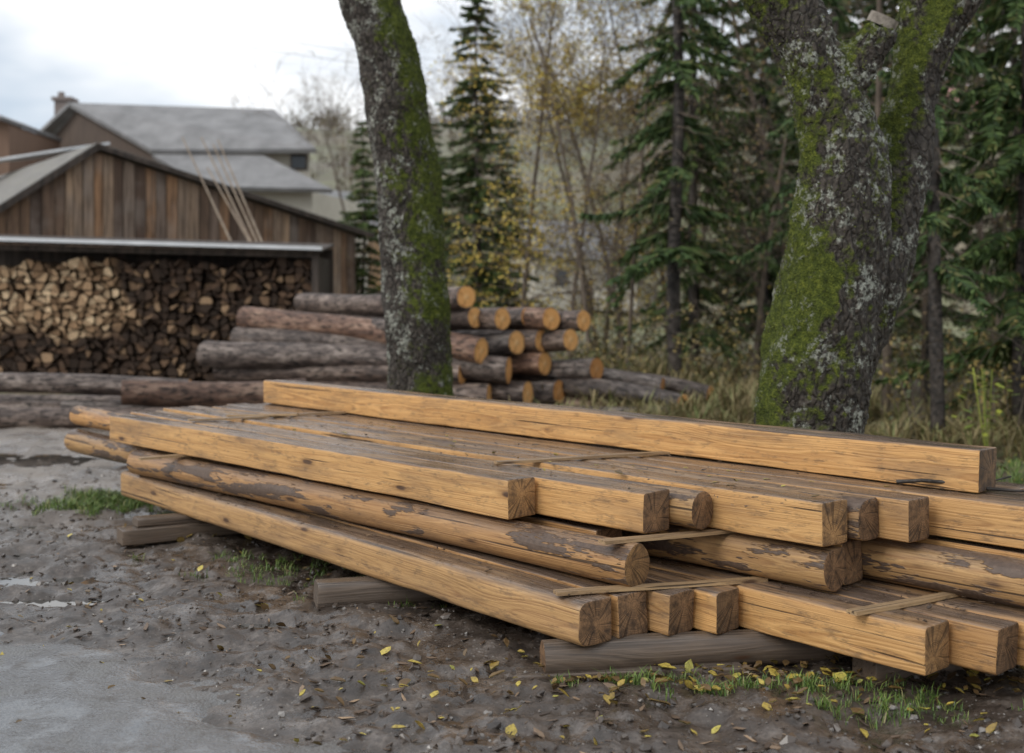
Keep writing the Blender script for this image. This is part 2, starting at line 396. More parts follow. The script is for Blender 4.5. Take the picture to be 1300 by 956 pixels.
def ground_z(X,Y,detail=True):
    P=np.column_stack([X,Y,X*0])
    z=0.05*fbm(P*.35,3,1)
    near=sstep(40,12,Y)
    if detail:
        rut=fbm(P*np.array([3.2,3.2,1]),4,2)
        fine=fbm(P*10,4,5,.62); ck=np.maximum(fbm(P*24,2,15),0)
        z=z+near*(.060*rut+.030*fine+.018*ck)
    rd=sstep(-.05,.35,road_edge(X,Y))*sstep(20,9,Y)
    z=z*(1-.85*rd)-.012*rd
    for cx,cy,a,b in PUD:
        d=((X-cx)/a)**2+((Y-cy)/b)**2
        z=z-.065*np.exp(-d*1.3)
    hill=sstep(60,230,Y)*(33+9*sstep(-35,60,X)-24*sstep(-36,-66,X)+4*fbm(P*.02,3,9))
    z=z+hill+ sstep(30,60,Y)*.3*fbm(P*.1,2,3)
    z=z-.5*sstep(12,30,Y)*sstep(2,8,X)
    return z
GX,GY=np.meshgrid(xs,ys); gx,gy=GX.ravel(),GY.ravel()
gz=ground_z(gx,gy)
nx,ny=len(xs),len(ys)
i=np.arange(ny-1)[:,None]*nx; j=np.arange(nx-1)[None]
Q=np.stack([i+j,i+j+1,i+nx+j+1,i+nx+j],-1).reshape(-1,4)
def ground_mat():
    m=M('mud_and_grass'); o=m.obj(); p=m.sep(o)
    n1=m.noise(o,1.3,3,.6); n2=m.noise(o,7,4,.68); n3=m.noise(o,55,3,.7); n4=m.noise(o,.5,2)
    vo=m.vor(o,38)
    mud=m.ramp(n2,[(.3,(.030,.023,.018)),(.5,(.080,.062,.050)),(.68,(.18,.15,.128))])
    mud=m.mix(m.rng(n3,.35,.7,0,.75),mud,(.030,.023,.018))
    mud=m.mix(m.ma('MULTIPLY',m.rng(vo,.14,.26,1,0),m.rng(n1,.5,.62,0,.8)),mud,(.21,.19,.17))
    far=m.ma('MULTIPLY',m.rng(p[1],6.5,9),m.rng(p[0],-.8,-3.0))
    mud=m.mix(m.ma('MULTIPLY',far,m.rng(n1,.3,.6,.35,.85)),mud,(.23,.19,.155))
    lit=m.ramp(n2,[(.3,(.045,.032,.018)),(.5,(.11,.08,.04)),(.68,(.21,.16,.08))])
    lit=m.mix(m.rng(n1,.5,.62,0,.65),lit,(.06,.085,.022))
    zone=m.rng(m.ma('ADD',m.ma('ADD',p[0],m.ma('MULTIPLY',p[1],.35)),m.ma('MULTIPLY',n4,1.5)),4.2,5.0)
    z2=m.rng(p[1],16,19)
    c=m.mix(m.ma('MAXIMUM',zone,z2),mud,lit)
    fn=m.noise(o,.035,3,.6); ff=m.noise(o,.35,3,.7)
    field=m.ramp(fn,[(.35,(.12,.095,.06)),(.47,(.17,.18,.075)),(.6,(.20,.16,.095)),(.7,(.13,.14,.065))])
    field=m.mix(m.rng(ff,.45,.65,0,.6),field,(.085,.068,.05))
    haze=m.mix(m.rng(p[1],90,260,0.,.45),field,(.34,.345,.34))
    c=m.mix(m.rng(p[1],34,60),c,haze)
    wet=m.noise(o,2.2,3,.6)
    ro=m.rng(wet,.38,.60,.10,.50)
    ro=m.ma('MAXIMUM',ro,m.ma('MAXIMUM',m.rng(p[1],14,20,0,.9),m.ma('MULTIPLY',zone,.7)))
    h=m.ma('ADD',m.ma('MULTIPLY',n3,.5),m.ma('MULTIPLY',m.rng(vo,.0,.3,1,0),.4))
    return m.out(c,ro,m.bump(h,.6,.010),.75)
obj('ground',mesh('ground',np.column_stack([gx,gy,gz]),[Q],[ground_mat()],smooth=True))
rx,ry=np.meshgrid(np.arange(-14,0.2,.035),np.concatenate([np.arange(-4,2,.3),np.arange(2,8,.035),np.arange(8,12,.2)])); sh=rx.shape; rx,ry=rx.ravel(),ry.ravel()
P=np.column_stack([rx,ry,rx*0]); e=road_edge(rx,ry)+.4*fbm(P*2.2,4,8)
rz=.008+.016*fbm(P*2.4,3,4)+.006*fbm(P*14,3,6)-.09*sstep(.30,-.12,e)-.09*sstep(6.2,7.4,ry+.8*fbm(P*1.2,3,3))
i=np.arange(sh[0]-1)[:,None]*sh[1]; j=np.arange(sh[1]-1)[None]
m=M('wet_worn_tarmac'); o=m.obj(); n=m.noise(o,2.6,4,.7); n3=m.noise(o,110,3,.75); vo=m.vor(o,80); n5=m.noise(o,9,4,.72)
c=m.ramp(n,[(.35,(.050,.052,.056)),(.5,(.105,.106,.110)),(.64,(.125,.118,.11))]); c=m.mix(m.rng(n3,.4,.65,0,.7),c,(.20,.20,.20))
c=m.mix(m.rng(n5,.54,.66,0,.8),c,(.052,.042,.034))
RM=m.out(c,m.rng(n,.42,.60,.05,.40),m.bump(m.ma('ADD',n3,m.ma('MULTIPLY',vo,-1.)),m.rng(n,.42,.56,.12,.7),.005),.85)
obj('road',mesh('road',np.column_stack([rx,ry,rz]),[np.stack([i+j,i+j+1,i+sh[1]+j+1,i+sh[1]+j],-1).reshape(-1,4)],[RM],smooth=True))
m=M('puddle_water'); WM=m.out((.06,.055,.048),.03,m.bump(m.noise(m.obj(),9,2),.03,.01),.8)
pv=[];pf=[]
for (cx,cy,rx_,ry_) in PUD:
    g0=float(0.05*fbm(np.array([[cx*.35,cy*.35,0]]),3,1)[0])*(.15 if road_edge(cx,cy)>.3 else 1)
    a=np.arange(28)*2*PI/28; rr=1.15+.2*np.sin(a*3+cx)
    b=len(pv); pv+= [(cx+rx_*r*math.cos(t),cy+ry_*r*math.sin(t),g0-.032) for r,t in zip(rr,a)]; pf.append(np.arange(b,b+28)[None])
obj('puddle',mesh('puddle',np.array(pv),pf,[WM]))

# ------------------------------------------------------------------ scatter
def scatter_xy(n,x0,x1,y0,y1,pw=1.5):
    y=y0+(y1-y0)*RNG.random(n)**pw; x=x0+(x1-x0)*RNG.random(n); return x,y
def rotmats(n,tilt=.3):
    a=RNG.random(n)*2*PI; tx=RNG.normal(0,tilt,n); ty=RNG.normal(0,tilt,n)
    ca,sa=np.cos(a),np.sin(a)
    X=np.column_stack([ca,sa,tx]); X/=np.linalg.norm(X,axis=1)[:,None]
    Z=np.column_stack([ty,-tx,np.ones(n)]); Z-=X*(X*Z).sum(1)[:,None]; Z/=np.linalg.norm(Z,axis=1)[:,None]
    Y=np.cross(Z,X); return np.stack([X,Y,Z],1)
def inst(base,pos,scale,R):
    V=base[None]*scale[:,None,:]; V=np.einsum('nvk,nkj->nvj',V,R)+pos[:,None,:]
    return V
ico=np.array([[0,0,1],[.85,0,.3],[.25,.85,.2],[-.7,.5,.3],[-.7,-.5,.25],[.25,-.85,.3],[.7,.5,-.5],[-.3,.8,-.5],[-.9,0,-.4],[-.2,-.8,-.5],[.7,-.5,-.5],[0,0,-1]])
icf=[[0,1,2],[0,2,3],[0,3,4],[0,4,5],[0,5,1],[1,6,2],[2,7,3],[3,8,4],[4,9,5],[5,10,1],[6,7,2],[7,8,3],[8,9,4],[9,10,5],[10,6,1],[11,7,6],[11,8,7],[11,9,8],[11,10,9],[11,6,10]]
def stones(name,n,smin,smax,pw,st,ro):
    x,y=scatter_xy(n,-6,3.4,3.4,11,1.7)
    keep=(road_edge(x,y)<.25)|(RNG.random(n)<.2); x,y=x[keep],y[keep]; n=len(x)
    s=smin+(smax-smin)*RNG.random(n)**pw; sc=s[:,None]*np.column_stack([RNG.uniform(.8,1.5,n),RNG.uniform(.7,1.1,n),RNG.uniform(.45,.8,n)])
    V=inst(ico,np.column_stack([x,y,ground_z(x,y)+s*.1]),sc,rotmats(n)); V+=RNG.normal(0,.1,V.shape)*s[:,None,None]
    F=(np.array(icf)[None]+(np.arange(n)*12)[:,None,None]).reshape(-1,3)
    m=M(name+'_stone'); PM=m.out(m.ramp(m.isl(),st),ro,spec=.7)
    obj(name,mesh(name,V.reshape(-1,3),[F],[PM]))
stones('gravel',6500,.004,.018,3,[(0,(.05,.038,.03)),(.6,(.10,.085,.073)),(1,(.27,.25,.23))],.28)
stones('mud_clods',2800,.008,.030,2.5,[(0,(.032,.024,.019)),(1,(.10,.078,.062))],.28)
cb=np.array([[-1,-.2,0],[-.3,-.35,.05],[.5,-.25,0],[1,.05,.1],[.4,.3,0],[-.6,.25,.08]])
def chips(name,x,y,z,smin,smax,mat,tilt=.25,base=cb,pw=2.5):
    n=len(x); s=smin+(smax-smin)*RNG.random(n)**pw
    V=inst(base,np.column_stack([x,y,z]),s[:,None]*np.column_stack([np.ones(n),RNG.uniform(.4,1.2,n),np.ones(n)]),rotmats(n,tilt))
    V2=V+np.array([0,0,.003]); k=len(base)
    F=np.arange(k)[None]+(np.arange(n)*k)[:,None]
    A=Acc(); A.add(V.reshape(-1,3),[F[:,::-1]]); A.add(V2.reshape(-1,3),[F])
    return obj(name,A.mesh(name,[mat]))
m=M('bark_chip'); CM=m.out(m.ramp(m.isl(),[(0,(.035,.024,.017)),(.6,(.085,.056,.038)),(.9,(.20,.135,.085)),(1,(.40,.27,.16))]),.5)
x,y=scatter_xy(6000,-4,3.2,3.6,9.5,1.5); k=road_edge(x,y)<.1; x,y=x[k],y[k]
chips('bark_chips',x,y,ground_z(x,y)+.004,.006,.034,CM)
n=1100; a=RNG.uniform(-.8,5,n); b=RNG.uniform(.3,1.4,n); b+=-.02*a
x=OX+a*UX+b*VX; y=OY+a*UY+b*VY
ok=(b>.42)|(a>.7); x,y=x[ok],y[ok]
chips('bark_debris',x,y,np.full(len(x),.678),.004,.016,CM,.1).parent=stack
n=260; a=RNG.uniform(0,4.4,n); b=RNG.uniform(.02,.2,n); x=OX+a*UX+b*VX; y=OY+a*UY+b*VY
chips('bark_debris_lower',x,y,np.full(n,.309),.004,.018,CM,.1).parent=stack
n=260; a=RNG.uniform(-1.1,-.2,n); b=RNG.uniform(.7,1.5,n); x=OX+a*UX+b*VX; y=OY+a*UY+b*VY
chips('bark_debris_end',x,y,np.full(n,.309),.004,.02,CM,.1).parent=stack
lb=np.array([[-1,0,.0],[-.5,-.55,.12],[.1,-.65,.16],[.6,-.35,.1],[1.05,0,.05],[.6,.35,.14],[.1,.65,.1],[-.5,.55,.18]])
def leafmat(name,st):
    m=M(name); n=m.noise(m.obj(),90,3,.6); return m.out(m.mix(m.rng(n,.45,.65,0,.6),m.ramp(m.isl(),st),(.10,.06,.025)),.4)
LM=leafmat('autumn_leaf',[(0,(.09,.055,.025)),(.4,(.18,.11,.04)),(.62,(.38,.27,.055)),(.88,(.56,.45,.09)),(1,(.28,.30,.06))])
n=620; x,y=scatter_xy(n,-3.6,3.6,3.9,12,1.5)
chips('fallen_leaves',x,y,ground_z(x,y)+.010,.012,.032,LM,.4,lb,1.6)
x=RNG.normal(.9,.7,360); y=4.55+RNG.normal(0,.2,360); chips('fallen_leaves',x,y,ground_z(x,y)+.02,.012,.034,LM,.4,lb,1.5)
n=70; a=RNG.uniform(-.6,4.8,n); b=RNG.uniform(.5,1.3,n); chips('leaves_on_timber',OX+a*UX+b*VX,OY+a*UY+b*VY,np.full(n,.682),.010,.026,LM,.2,lb).parent=stack
n=3500; x=RNG.uniform(1.5,14,n); y=RNG.uniform(7,20,n); chips('leaf_litter',x,y,ground_z(x,y)+.03,.02,.06,LM,.4,lb)
def grass(name,cs,mat,h=.08,w=.004):
    X=[];Y=[];Hh=[]
    for (cx,cy,rx_,ry_,n,hh) in cs:
        nc=max(3,n//22); ux=RNG.normal(0,.5,nc); uy=RNG.normal(0,.5,nc); k=RNG.integers(0,nc,n); ch=RNG.uniform(.5,1.2,nc)
        X.append(cx+rx_*ux[k]+RNG.normal(0,.022,n)); Y.append(cy+ry_*uy[k]+RNG.normal(0,.022,n)); Hh.append(hh*ch[k]*RNG.uniform(.4,1.2,n))
    x=np.concatenate(X);y=np.concatenate(Y);hh=np.concatenate(Hh);n=len(x)
    a=RNG.random(n)*2*PI; lean=RNG.uniform(.2,1.1,n)*hh; d=np.column_stack([np.cos(a),np.sin(a),0*a]); s=np.column_stack([-np.sin(a),np.cos(a),0*a])*(w*(hh/.08)**.5)[:,None]
    p=np.column_stack([x,y,ground_z(x,y)-.005]); up=np.array([0,0,1.])
    m1=p+d*(lean*.3)[:,None]+up*(hh*.6)[:,None]; tp=p+d*lean[:,None]+up*(hh*.9)[:,None]
    V=np.stack([p-s,p+s,m1+s*.8,m1-s*.8,tp],1).reshape(-1,3); b=np.arange(n)*5
    return obj(name,mesh(name,V,[np.stack([b,b+1,b+2,b+3],-1),np.stack([b+3,b+2,b+4],-1)],[mat]))
m=M('grass_blade'); GM=m.out(m.ramp(m.isl(),[(0,(.05,.09,.018)),(.5,(.11,.19,.035)),(.8,(.18,.25,.05)),(1,(.28,.24,.11))]),.5)
m=M('dry_grass_blade'); DG=m.out(m.ramp(m.isl(),[(0,(.15,.12,.055)),(.5,(.32,.25,.12)),(1,(.16,.19,.06))]),.7)
grass('grass',[(-2.9,8.6,.5,.45,8500,.065),(-2.2,8.2,.25,.3,1400,.055),(-1.35,6.5,.35,.3,900,.045),(-.6,6.0,.5,.3,700,.045),(.55,4.50,.3,.08,350,.05),(1.0,4.40,.4,.10,700,.055),(1.5,4.2,.35,.12,500,.055),
   (2.2,5.0,.4,.4,400,.07),(3.6,6.8,.9,.7,4200,.10),(3.4,7.8,1.5,.8,4200,.10),(2.6,8.8,1.6,.7,3000,.1),(5,9.4,1.8,1.2,5000,.14)],GM,w=.003)
grass('dry_grass',[(1.6,13.5,1.2,1.,3500,.35),(3.2,15,1.5,1.2,4500,.45),(1.2,16.5,1.6,1.5,3500,.45),(5,12,2,1.2,3500,.3),(7,14,2,2,4000,.4),(-1,21,3,1.5,3500,.5),(-3,23,2,1.5,2500,.5),(2.5,19,2,1.5,4000,.6)],DG,w=.005)

# ------------------------------------------------------------------ foreground mossy trees
def moss_mat(name,mossbias,seed):
    m=M(name); o=m.obj(); v=m.map(o,1,(seed,0,0)); nr=m.sep(m.geo('Normal'))
    cr=m.vor(m.map(m.vm('ADD',v,m.vm('MULTIPLY',m.noise(v,7,2,col=True),(.08,.08,.08))),(24,24,10)),1,'DISTANCE_TO_EDGE')
    n1=m.noise(v,2.6,4,.68); n2=m.noise(v,26,4,.7); n3=m.noise(v,90,2,.7)
    bk=m.ramp(n2,[(.3,(.020,.016,.013)),(.52,(.060,.049,.039)),(.72,(.14,.118,.098))])
    bk=m.mix(m.rng(cr,.0,.12,.65,0),bk,(.011,.009,.007))
    li=m.noise(v,5.5,4,.75); lf=m.noise(v,30,3,.75)
    lmk=m.ma('MULTIPLY',m.rng(li,.51,.58),m.rng(lf,.47,.55))
    lc=m.mix(n2,(.20,.21,.17),(.50,.51,.44))
    bk=m.mix(m.ma('MULTIPLY',lmk,.9),bk,lc)
    f=m.ma('ADD',m.ma('ADD',n1,m.ma('MULTIPLY',nr[0],mossbias[0])),m.ma('MULTIPLY',nr[1],mossbias[1]))
    f=m.ma('ADD',f,m.ma('MULTIPLY',nr[2],.22)); f=m.ma('ADD',f,m.ma('MULTIPLY',m.ma('SUBTRACT',n2,.5),.35))
    mm=m.rng(f,mossbias[2],mossbias[2]+.10)
    mc=m.ramp(m.ma('ADD',m.ma('MULTIPLY',n2,.55),m.ma('MULTIPLY',n3,.45)),[(.33,(.016,.024,.003)),(.5,(.060,.078,.010)),(.66,(.17,.19,.026))])
    c=m.mix(m.ma('MULTIPLY',mm,m.ma('SUBTRACT',1.,m.ma('MULTIPLY',lmk,.6))),bk,mc)
    h=m.ma('ADD',m.ma('MULTIPLY',m.rng(cr,0,.2),.7),m.ma('MULTIPLY',n2,.6))
    h=m.mix(mm,h,m.ma('ADD',n2,n3))
    return m.out(c,m.mix(mm,.7,.95),m.bump(h,.9,.020),.35)
m=M('old_saw_cut'); CUT=m.out(m.ramp(m.noise(m.obj(),30,4),[(.3,(.12,.10,.08)),(.7,(.34,.30,.25))]),.8)
m=M('moss_tuft'); MOSSF=m.out(m.ramp(m.isl(),[(0,(.02,.03,.005)),(.5,(.07,.09,.013)),(1,(.19,.21,.035))]),.9)
def trunk_tree(name,limbs,mat,twigs,seed,bias,vox=.018,sm=4):
    root=empty(name)
    A=Acc()
    for pts,rad in limbs:
        pts=np.array(pts,float); rad=np.array(rad,float)
        t=np.concatenate([[0],np.cumsum(np.linalg.norm(np.diff(pts,axis=0),axis=1))]); tt=np.linspace(0,t[-1],max(8,int(t[-1]/.08)))
        P=np.column_stack([np.interp(tt,t,pts[:,k]) for k in range(3)]); R=np.interp(tt,t,rad)
        for _ in range(3):
            P[1:-1]=(P[:-2]+2*P[1:-1]+P[2:])/4; R[1:-1]=(R[:-2]+2*R[1:-1]+R[2:])/4
        V,Q=tube(P,R,28); k=28; nn=len(P)
        A.add(V,[Q,np.arange(k)[None,::-1],(np.arange(k)+(nn-1)*k)[None]],0,True)
    me=A.mesh(name,[mat]); tmp=obj('tmp',me)
    r=tmp.modifiers.new('r','REMESH'); r.mode='VOXEL'; r.voxel_size=vox; r.use_smooth_shade=True
    s=tmp.modifiers.new('s','SMOOTH'); s.iterations=sm; s.factor=.6
    dg=bpy.context.evaluated_depsgraph_get(); ev=tmp.evaluated_get(dg); m2=bpy.data.meshes.new_from_object(ev)
    bpy.data.objects.remove(tmp)
    n=len(m2.vertices); co=np.empty(n*3); m2.vertices.foreach_get('co',co); co=co.reshape(-1,3)
    no=np.empty(n*3); m2.vertices.foreach_get('normal',no); no=no.reshape(-1,3)
    lump=fbm(co*np.array([2.6,2.6,1.4]),3,seed); 
    w=co+.06*np.column_stack([fbm(co*5,2,seed+1),fbm(co*5,2,seed+2),fbm(co*5,2,seed+3)])
    ridge=np.abs(fbm(w*np.array([13,13,5]),3,seed+5)); fine=fbm(co*40,3,seed+8,.65)
    co=co+no*(.10*lump-.012+.04*np.minimum(ridge,.4)+.015*fine)[:,None]
    m2.vertices.foreach_set('co',co.ravel()); m2.update()
    m2.materials.clear(); m2.materials.append(mat)
    m2.polygons.foreach_set('use_smooth',np.ones(len(m2.polygons),bool))
    obj('trunk',m2,root)
    rg=np.random.default_rng(seed); k=20000; ix=rg.integers(0,n,k); p=co[ix]; nn=no[ix]
    sel=(fbm(p*3.0,3,3)+.2*nn[:,2]+bias*nn[:,0]>.02); p,nn=p[sel],nn[sel]; k=len(p)
    d=nn+rg.normal(0,.5,(k,3)); d/=np.linalg.norm(d,axis=1)[:,None]; s=np.cross(d,rg.normal(0,1,(k,3))); s/=np.linalg.norm(s,axis=1)[:,None]
    L=rg.uniform(.008,.024,k)[:,None]
    V=np.stack([p-s*.003,p+s*.003,p+d*L],1).reshape(-1,3); 
    obj('moss_tufts',mesh('moss',V,[np.arange(3*k).reshape(-1,3)],[MOSSF]),root)
    A=Acc()
    def grow(p,d,L,r,dep):
        nn=6; P=[np.array(p)]; d=np.array(d,float)
        for q in range(nn):
            d=d+rg.normal(0,.14,3)+np.array([0,0,.08]); d/=np.linalg.norm(d); P.append(P[-1]+d*L/nn)
        P=np.array(P); V,Q=tube(P,np.linspace(r,r*.45,nn+1),max(3,7-dep)); A.add(V,[Q],0,True)
        if dep<3:
            for c in range(3 if dep else 4):
                q=rg.integers(2,nn+1); dd=d+rg.normal(0,.5,3); dd[2]=abs(dd[2]); dd/=np.linalg.norm(dd); grow(P[q],dd,L*rg.uniform(.55,.8),r*.5,dep+1)
    for p,d,L,r in twigs: grow(p,d,L,r,0)
    obj('crown_limbs',A.mesh('limbs',[BARK_TH]),root)
    return root
trunk_tree('mossy_tree',[([(-.78,10.5,-.3),(-.79,10.5,.1),(-.80,10.5,.65),(-.85,10.5,1.7),(-.92,10.5,2.75),(-1.05,10.5,3.45),(-1.27,10.5,4.15),(-1.65,10.5,5.2),(-1.9,10.4,6.4)],
   [.42,.36,.275,.27,.268,.27,.265,.24,.2])],moss_mat('mossy_bark',(.16,-.03,.535),0),
   [((-1.9,10.4,6.3),(-.4,0,1),2.5,.17),((-1.75,10.4,5.6),(.7,-.2,.8),2.4,.13),((-1.85,10.4,6.1),(-.5,.3,.9),2.2,.12)],11,.3)
trunk_tree('mossy_forked_tree',[
   ([(1.72,7,-.3),(1.74,7,.1),(1.76,7,.68),(1.80,7,1.15),(1.88,7,1.61),(1.94,6.97,2.0),(1.93,6.95,2.32),(1.83,6.93,2.72),(1.60,6.95,3.22),(1.28,7,3.8),(.95,6.95,4.6)],
    [.5,.42,.33,.33,.315,.275,.24,.225,.225,.21,.19]),
   ([(1.92,7.1,.95),(2.06,7.16,1.4),(2.22,7.24,1.8),(2.42,7.32,2.3),(2.50,7.32,2.7),(2.58,7.3,3.0),(2.74,7.25,3.35),(3.05,7.2,4.2)],[.2,.22,.215,.18,.155,.165,.17,.13]),
   ([(2.54,7.3,2.8),(2.50,7.32,3.2),(2.42,7.34,4.2)],[.14,.13,.1]),
   ([(1.86,6.93,2.6),(2.02,6.86,2.9),(2.12,6.82,3.06)],[.18,.125,.11])],moss_mat('mossy_bark_forked',(-.15,-.04,.51),5.),
   [((.95,6.95,4.5),(-.4,.1,1),2.6,.16),((3.05,7.2,4.1),(.3,.1,1),2.4,.12),((2.42,7.34,4.1),(-.1,.3,1),2.3,.09),((1.1,7,4.3),(-.6,.2,.9),2.,.1)],23,-.3,.018,2)
a=np.arange(20)*2*PI/20; c=np.array([2.145,6.805,3.10]); nn=Vector((.42,-.2,.88)).normalized(); t1=np.array(nn.cross(Vector((0,1,0))).normalized()); t2=np.cross(np.array(nn),t1)
V=c+.085*(1+.06*np.sin(3*a))[:,None]*(np.cos(a)[:,None]*t1+np.sin(a)[:,None]*t2)
o=obj('stub_cut',mesh('stub',np.concatenate([V,V-np.array(nn)*.06]),[np.arange(20)[None],np.stack([np.arange(20),np.arange(20)+20,(np.arange(20)+1)%20+20,(np.arange(20)+1)%20],-1)],[CUT])); o.parent=bpy.data.objects['mossy_forked_tree']

# ------------------------------------------------------------------ background trees
m=M('spruce_needles'); isl=m.isl(); r=m.rnd(); cc=m.ramp(isl,[(0,(.024,.046,.017)),(.5,(.060,.100,.034)),(.85,(.105,.155,.05)),(1,(.18,.155,.07))])
cc=m.mix(1.,cc,m.ramp(r,[(0,(.8,.88,.85)),(1,(1.35,1.3,1.0))]),'MULTIPLY'); NEED=m.out(cc,.65,spec=.3)
def spruce(name,H,R,seed,z0=.5,dens=1.,droop=.45):
    r=np.random.default_rng(seed); A=Acc()
    zz=np.linspace(-.4,H,16); V,Q=tube(np.column_stack([.05*np.sin(zz),.05*np.cos(zz*.7),zz]),np.linspace(.0105*H,.01,16),8); A.add(V,[Q],1,True)
    S=[];D=[]
    z=z0
    while z<H-.15:
        f=1-z/H
        for k in range(r.integers(5,9)):
            if r.random()>dens*(.35+.65*min(1,z/3.)): 
                az=r.random()*2*PI; L=R*f**.7*r.uniform(.4,.9); s=np.linspace(0,1,5)
                P=np.column_stack([np.cos(az)*s*L,np.sin(az)*s*L,z-L*.25*s+.05*r.normal(0,1,5)*s]); V,Q=tube(P,np.linspace(.012,.004,5),3); A.add(V,[Q],2); continue
            az=r.random()*2*PI; L=R*(f**.72)*r.uniform(.5,1.2)+.12
            mm=int(L/.055)+4; s=np.linspace(.1,1,mm); dr=droop*r.uniform(.6,1.5)
            zc=z+L*(.15*s-dr*s**1.5+.16*s**4); az2=az+.2*r.normal()*s
            P=np.column_stack([np.cos(az2)*s*L,np.sin(az2)*s*L,zc])
            V,Q=tube(P[::3],np.linspace(.014,.004,len(P[::3])),3); A.add(V,[Q],1)
            for sd in (-1,1,0,2):
                n=len(s); an=az2+sd*r.uniform(.6,1.1,n) if sd in(-1,1) else az2+r.uniform(-.8,.8,n)
                tl=(.34 if sd in (-1,1) else .30)*(1.05-.6*s)*min(1.,.3+L*.6)*r.uniform(.5,1.2,n)
                dv=np.column_stack([np.cos(an),np.sin(an),-r.uniform(.15,.6,n) if sd in(-1,1) else -r.uniform(.8,2.6,n)]); dv/=np.linalg.norm(dv,axis=1)[:,None]
                S.append(P+r.normal(0,.01,P.shape)); D.append(dv*tl[:,None]); 
        z+=r.uniform(.16,.30)*(1.25 if H>10 else 1)
    S=np.concatenate(S);D=np.concatenate(D);n=len(S)
    u=D/np.linalg.norm(D,axis=1)[:,None]
    w=np.cross(u,r.normal(0,1,(n,3))); w/=np.linalg.norm(w,axis=1)[:,None]; w*=.024
    mid=S+D*.45
    V=np.stack([S-w*.4,S+w*.4,mid+w*1.2,S+D+w*.15,S+D-w*.15,mid-w*1.2],1).reshape(-1,3); b=np.arange(n)*6
    A.add(V,[np.stack([b,b+1,b+2,b+3,b+4,b+5],-1)],0)
    return A.mesh(name,[NEED,BARK_TH,BT])
m=M('bare_branch_bark'); BT=m.out(m.ramp(m.noise(m.obj(),4,2),[(.3,(.085,.064,.048)),(.7,(.21,.165,.125))]),.8)
m=M('yellow_leaf'); YL=m.out(m.ramp(m.isl(),[(0,(.36,.24,.04)),(.6,(.64,.47,.08)),(1,(.42,.40,.09))]),.6)
m=M('brown_leaf'); BL=m.out(m.ramp(m.isl(),[(0,(.14,.09,.045)),(.6,(.28,.19,.085)),(1,(.18,.18,.06))]),.7)
SP=[spruce('spruce_a',13,2.1,1,.8,1.),spruce('spruce_b',15,2.5,2,1.2,.9,.6),spruce('spruce_c',9,1.6,3,.3,1.)]
SPS=spruce('spruce_sparse',13,1.5,9,2.,.3,.6)
def bare(name,H,r0,seed,leaves=0,lm=None,spread=.5,depth=4,ls=.032):
    rg=np.random.default_rng(seed); A=Acc(); tips=[]
    def grow(p,d,L,r,dep):
        nn=8 if dep==0 else (5 if dep<3 else 3); P=[np.array(p,float)]; d=np.array(d,float)
        for q in range(nn):
            d=d+rg.normal(0,.06 if dep==0 else .16,3)+np.array([0,0,.03]); d/=np.linalg.norm(d); P.append(P[-1]+d*L/nn)
        P=np.array(P); V,Q=tube(P,np.linspace(r,r*(.25 if dep==0 else .4),nn+1),7 if dep==0 else 3); A.add(V,[Q],0,True)
        if dep>=2: tips.append(P)
        if dep<depth:
            nc=16 if dep==0 else (6 if dep==1 else 3)
            for c in range(nc):
                q=rg.uniform(.18 if dep==0 else .2,1)*nn; qi=min(int(q),nn-1); pp=P[qi]+(P[qi+1]-P[qi])*(q-qi)
                dd=d*.7+rg.normal(0,spread,3); dd/=np.linalg.norm(dd)
                grow(pp,dd,L*(.32 if dep==0 else .6)*rg.uniform(.6,1.2),max(.004,r*(.22 if dep==0 else .5)*(1.1-q/nn*.5)),dep+1)
    grow((0,0,-.3),(0,0,1),H,r0,0)
    if leaves:
        T=np.concatenate(tips); ix=rg.integers(0,len(T),leaves); p=T[ix]+rg.normal(0,.07,(leaves,3)); a=rg.normal(0,1,(leaves,3)); a/=np.linalg.norm(a,axis=1)[:,None]; b=np.cross(a,rg.normal(0,1,(leaves,3))); b/=np.linalg.norm(b,axis=1)[:,None]
        s=ls; V=np.stack([p-a*s,p-b*s*.7,p+a*s,p+b*s*.7],1).reshape(-1,3); A.add(V,[np.arange(4*leaves).reshape(-1,4)],1)
    return A.mesh(name,[BT,lm or YL])
BA=[bare('bare_a',9,.07,1,700,BL),bare('bare_b',7,.055,2,800,BL,spread=.6),bare('bare_c',10,.085,3,1200,BL)]
YB=bare('yellow_birch',9,.07,6,4200,YL,.5,4,.040)
def gz1(x,y): return float(ground_z(np.array([x]),np.array([y]),False)[0])
def put(name,me,x,y,s=1.,sx=None,rz=None):
    o=obj(name,me,None,(x,y,gz1(x,y)),(0,0,random.random()*6.28 if rz is None else rz),((sx or s),(sx or s),s)); return o
for (k,x,y,s,sx) in [(0,-.75,25.5,.70,.72),(2,-3.9,31,.72,.75),(2,-2.4,36,.8,.8),(2,-.1,28,.6,.8),
   (1,3.15,20.5,.95,.66),(0,5.1,24,1.15,.75),(1,7.3,29,1.,.9),(0,8.3,25,1.15,1.),(1,11.5,27,1.1,1.),
   (1,5.9,13.6,.85,.72),(2,7.0,12.2,.75,.8),(1,9.5,34,1.05,1.),(0,9.6,19,1.1,1.)]:
    put('spruce_tree',SP[k],x,y,s,sx)
for x,y,s,sx in [(2.5,18,1.,.9),(4.3,12,.8,.6),(6.6,18.5,1.1,.8),(4.2,16.5,1.,.7),(5.2,19,1.,.8)]:
    put('sparse_spruce_tree',SPS,x,y,s,sx)
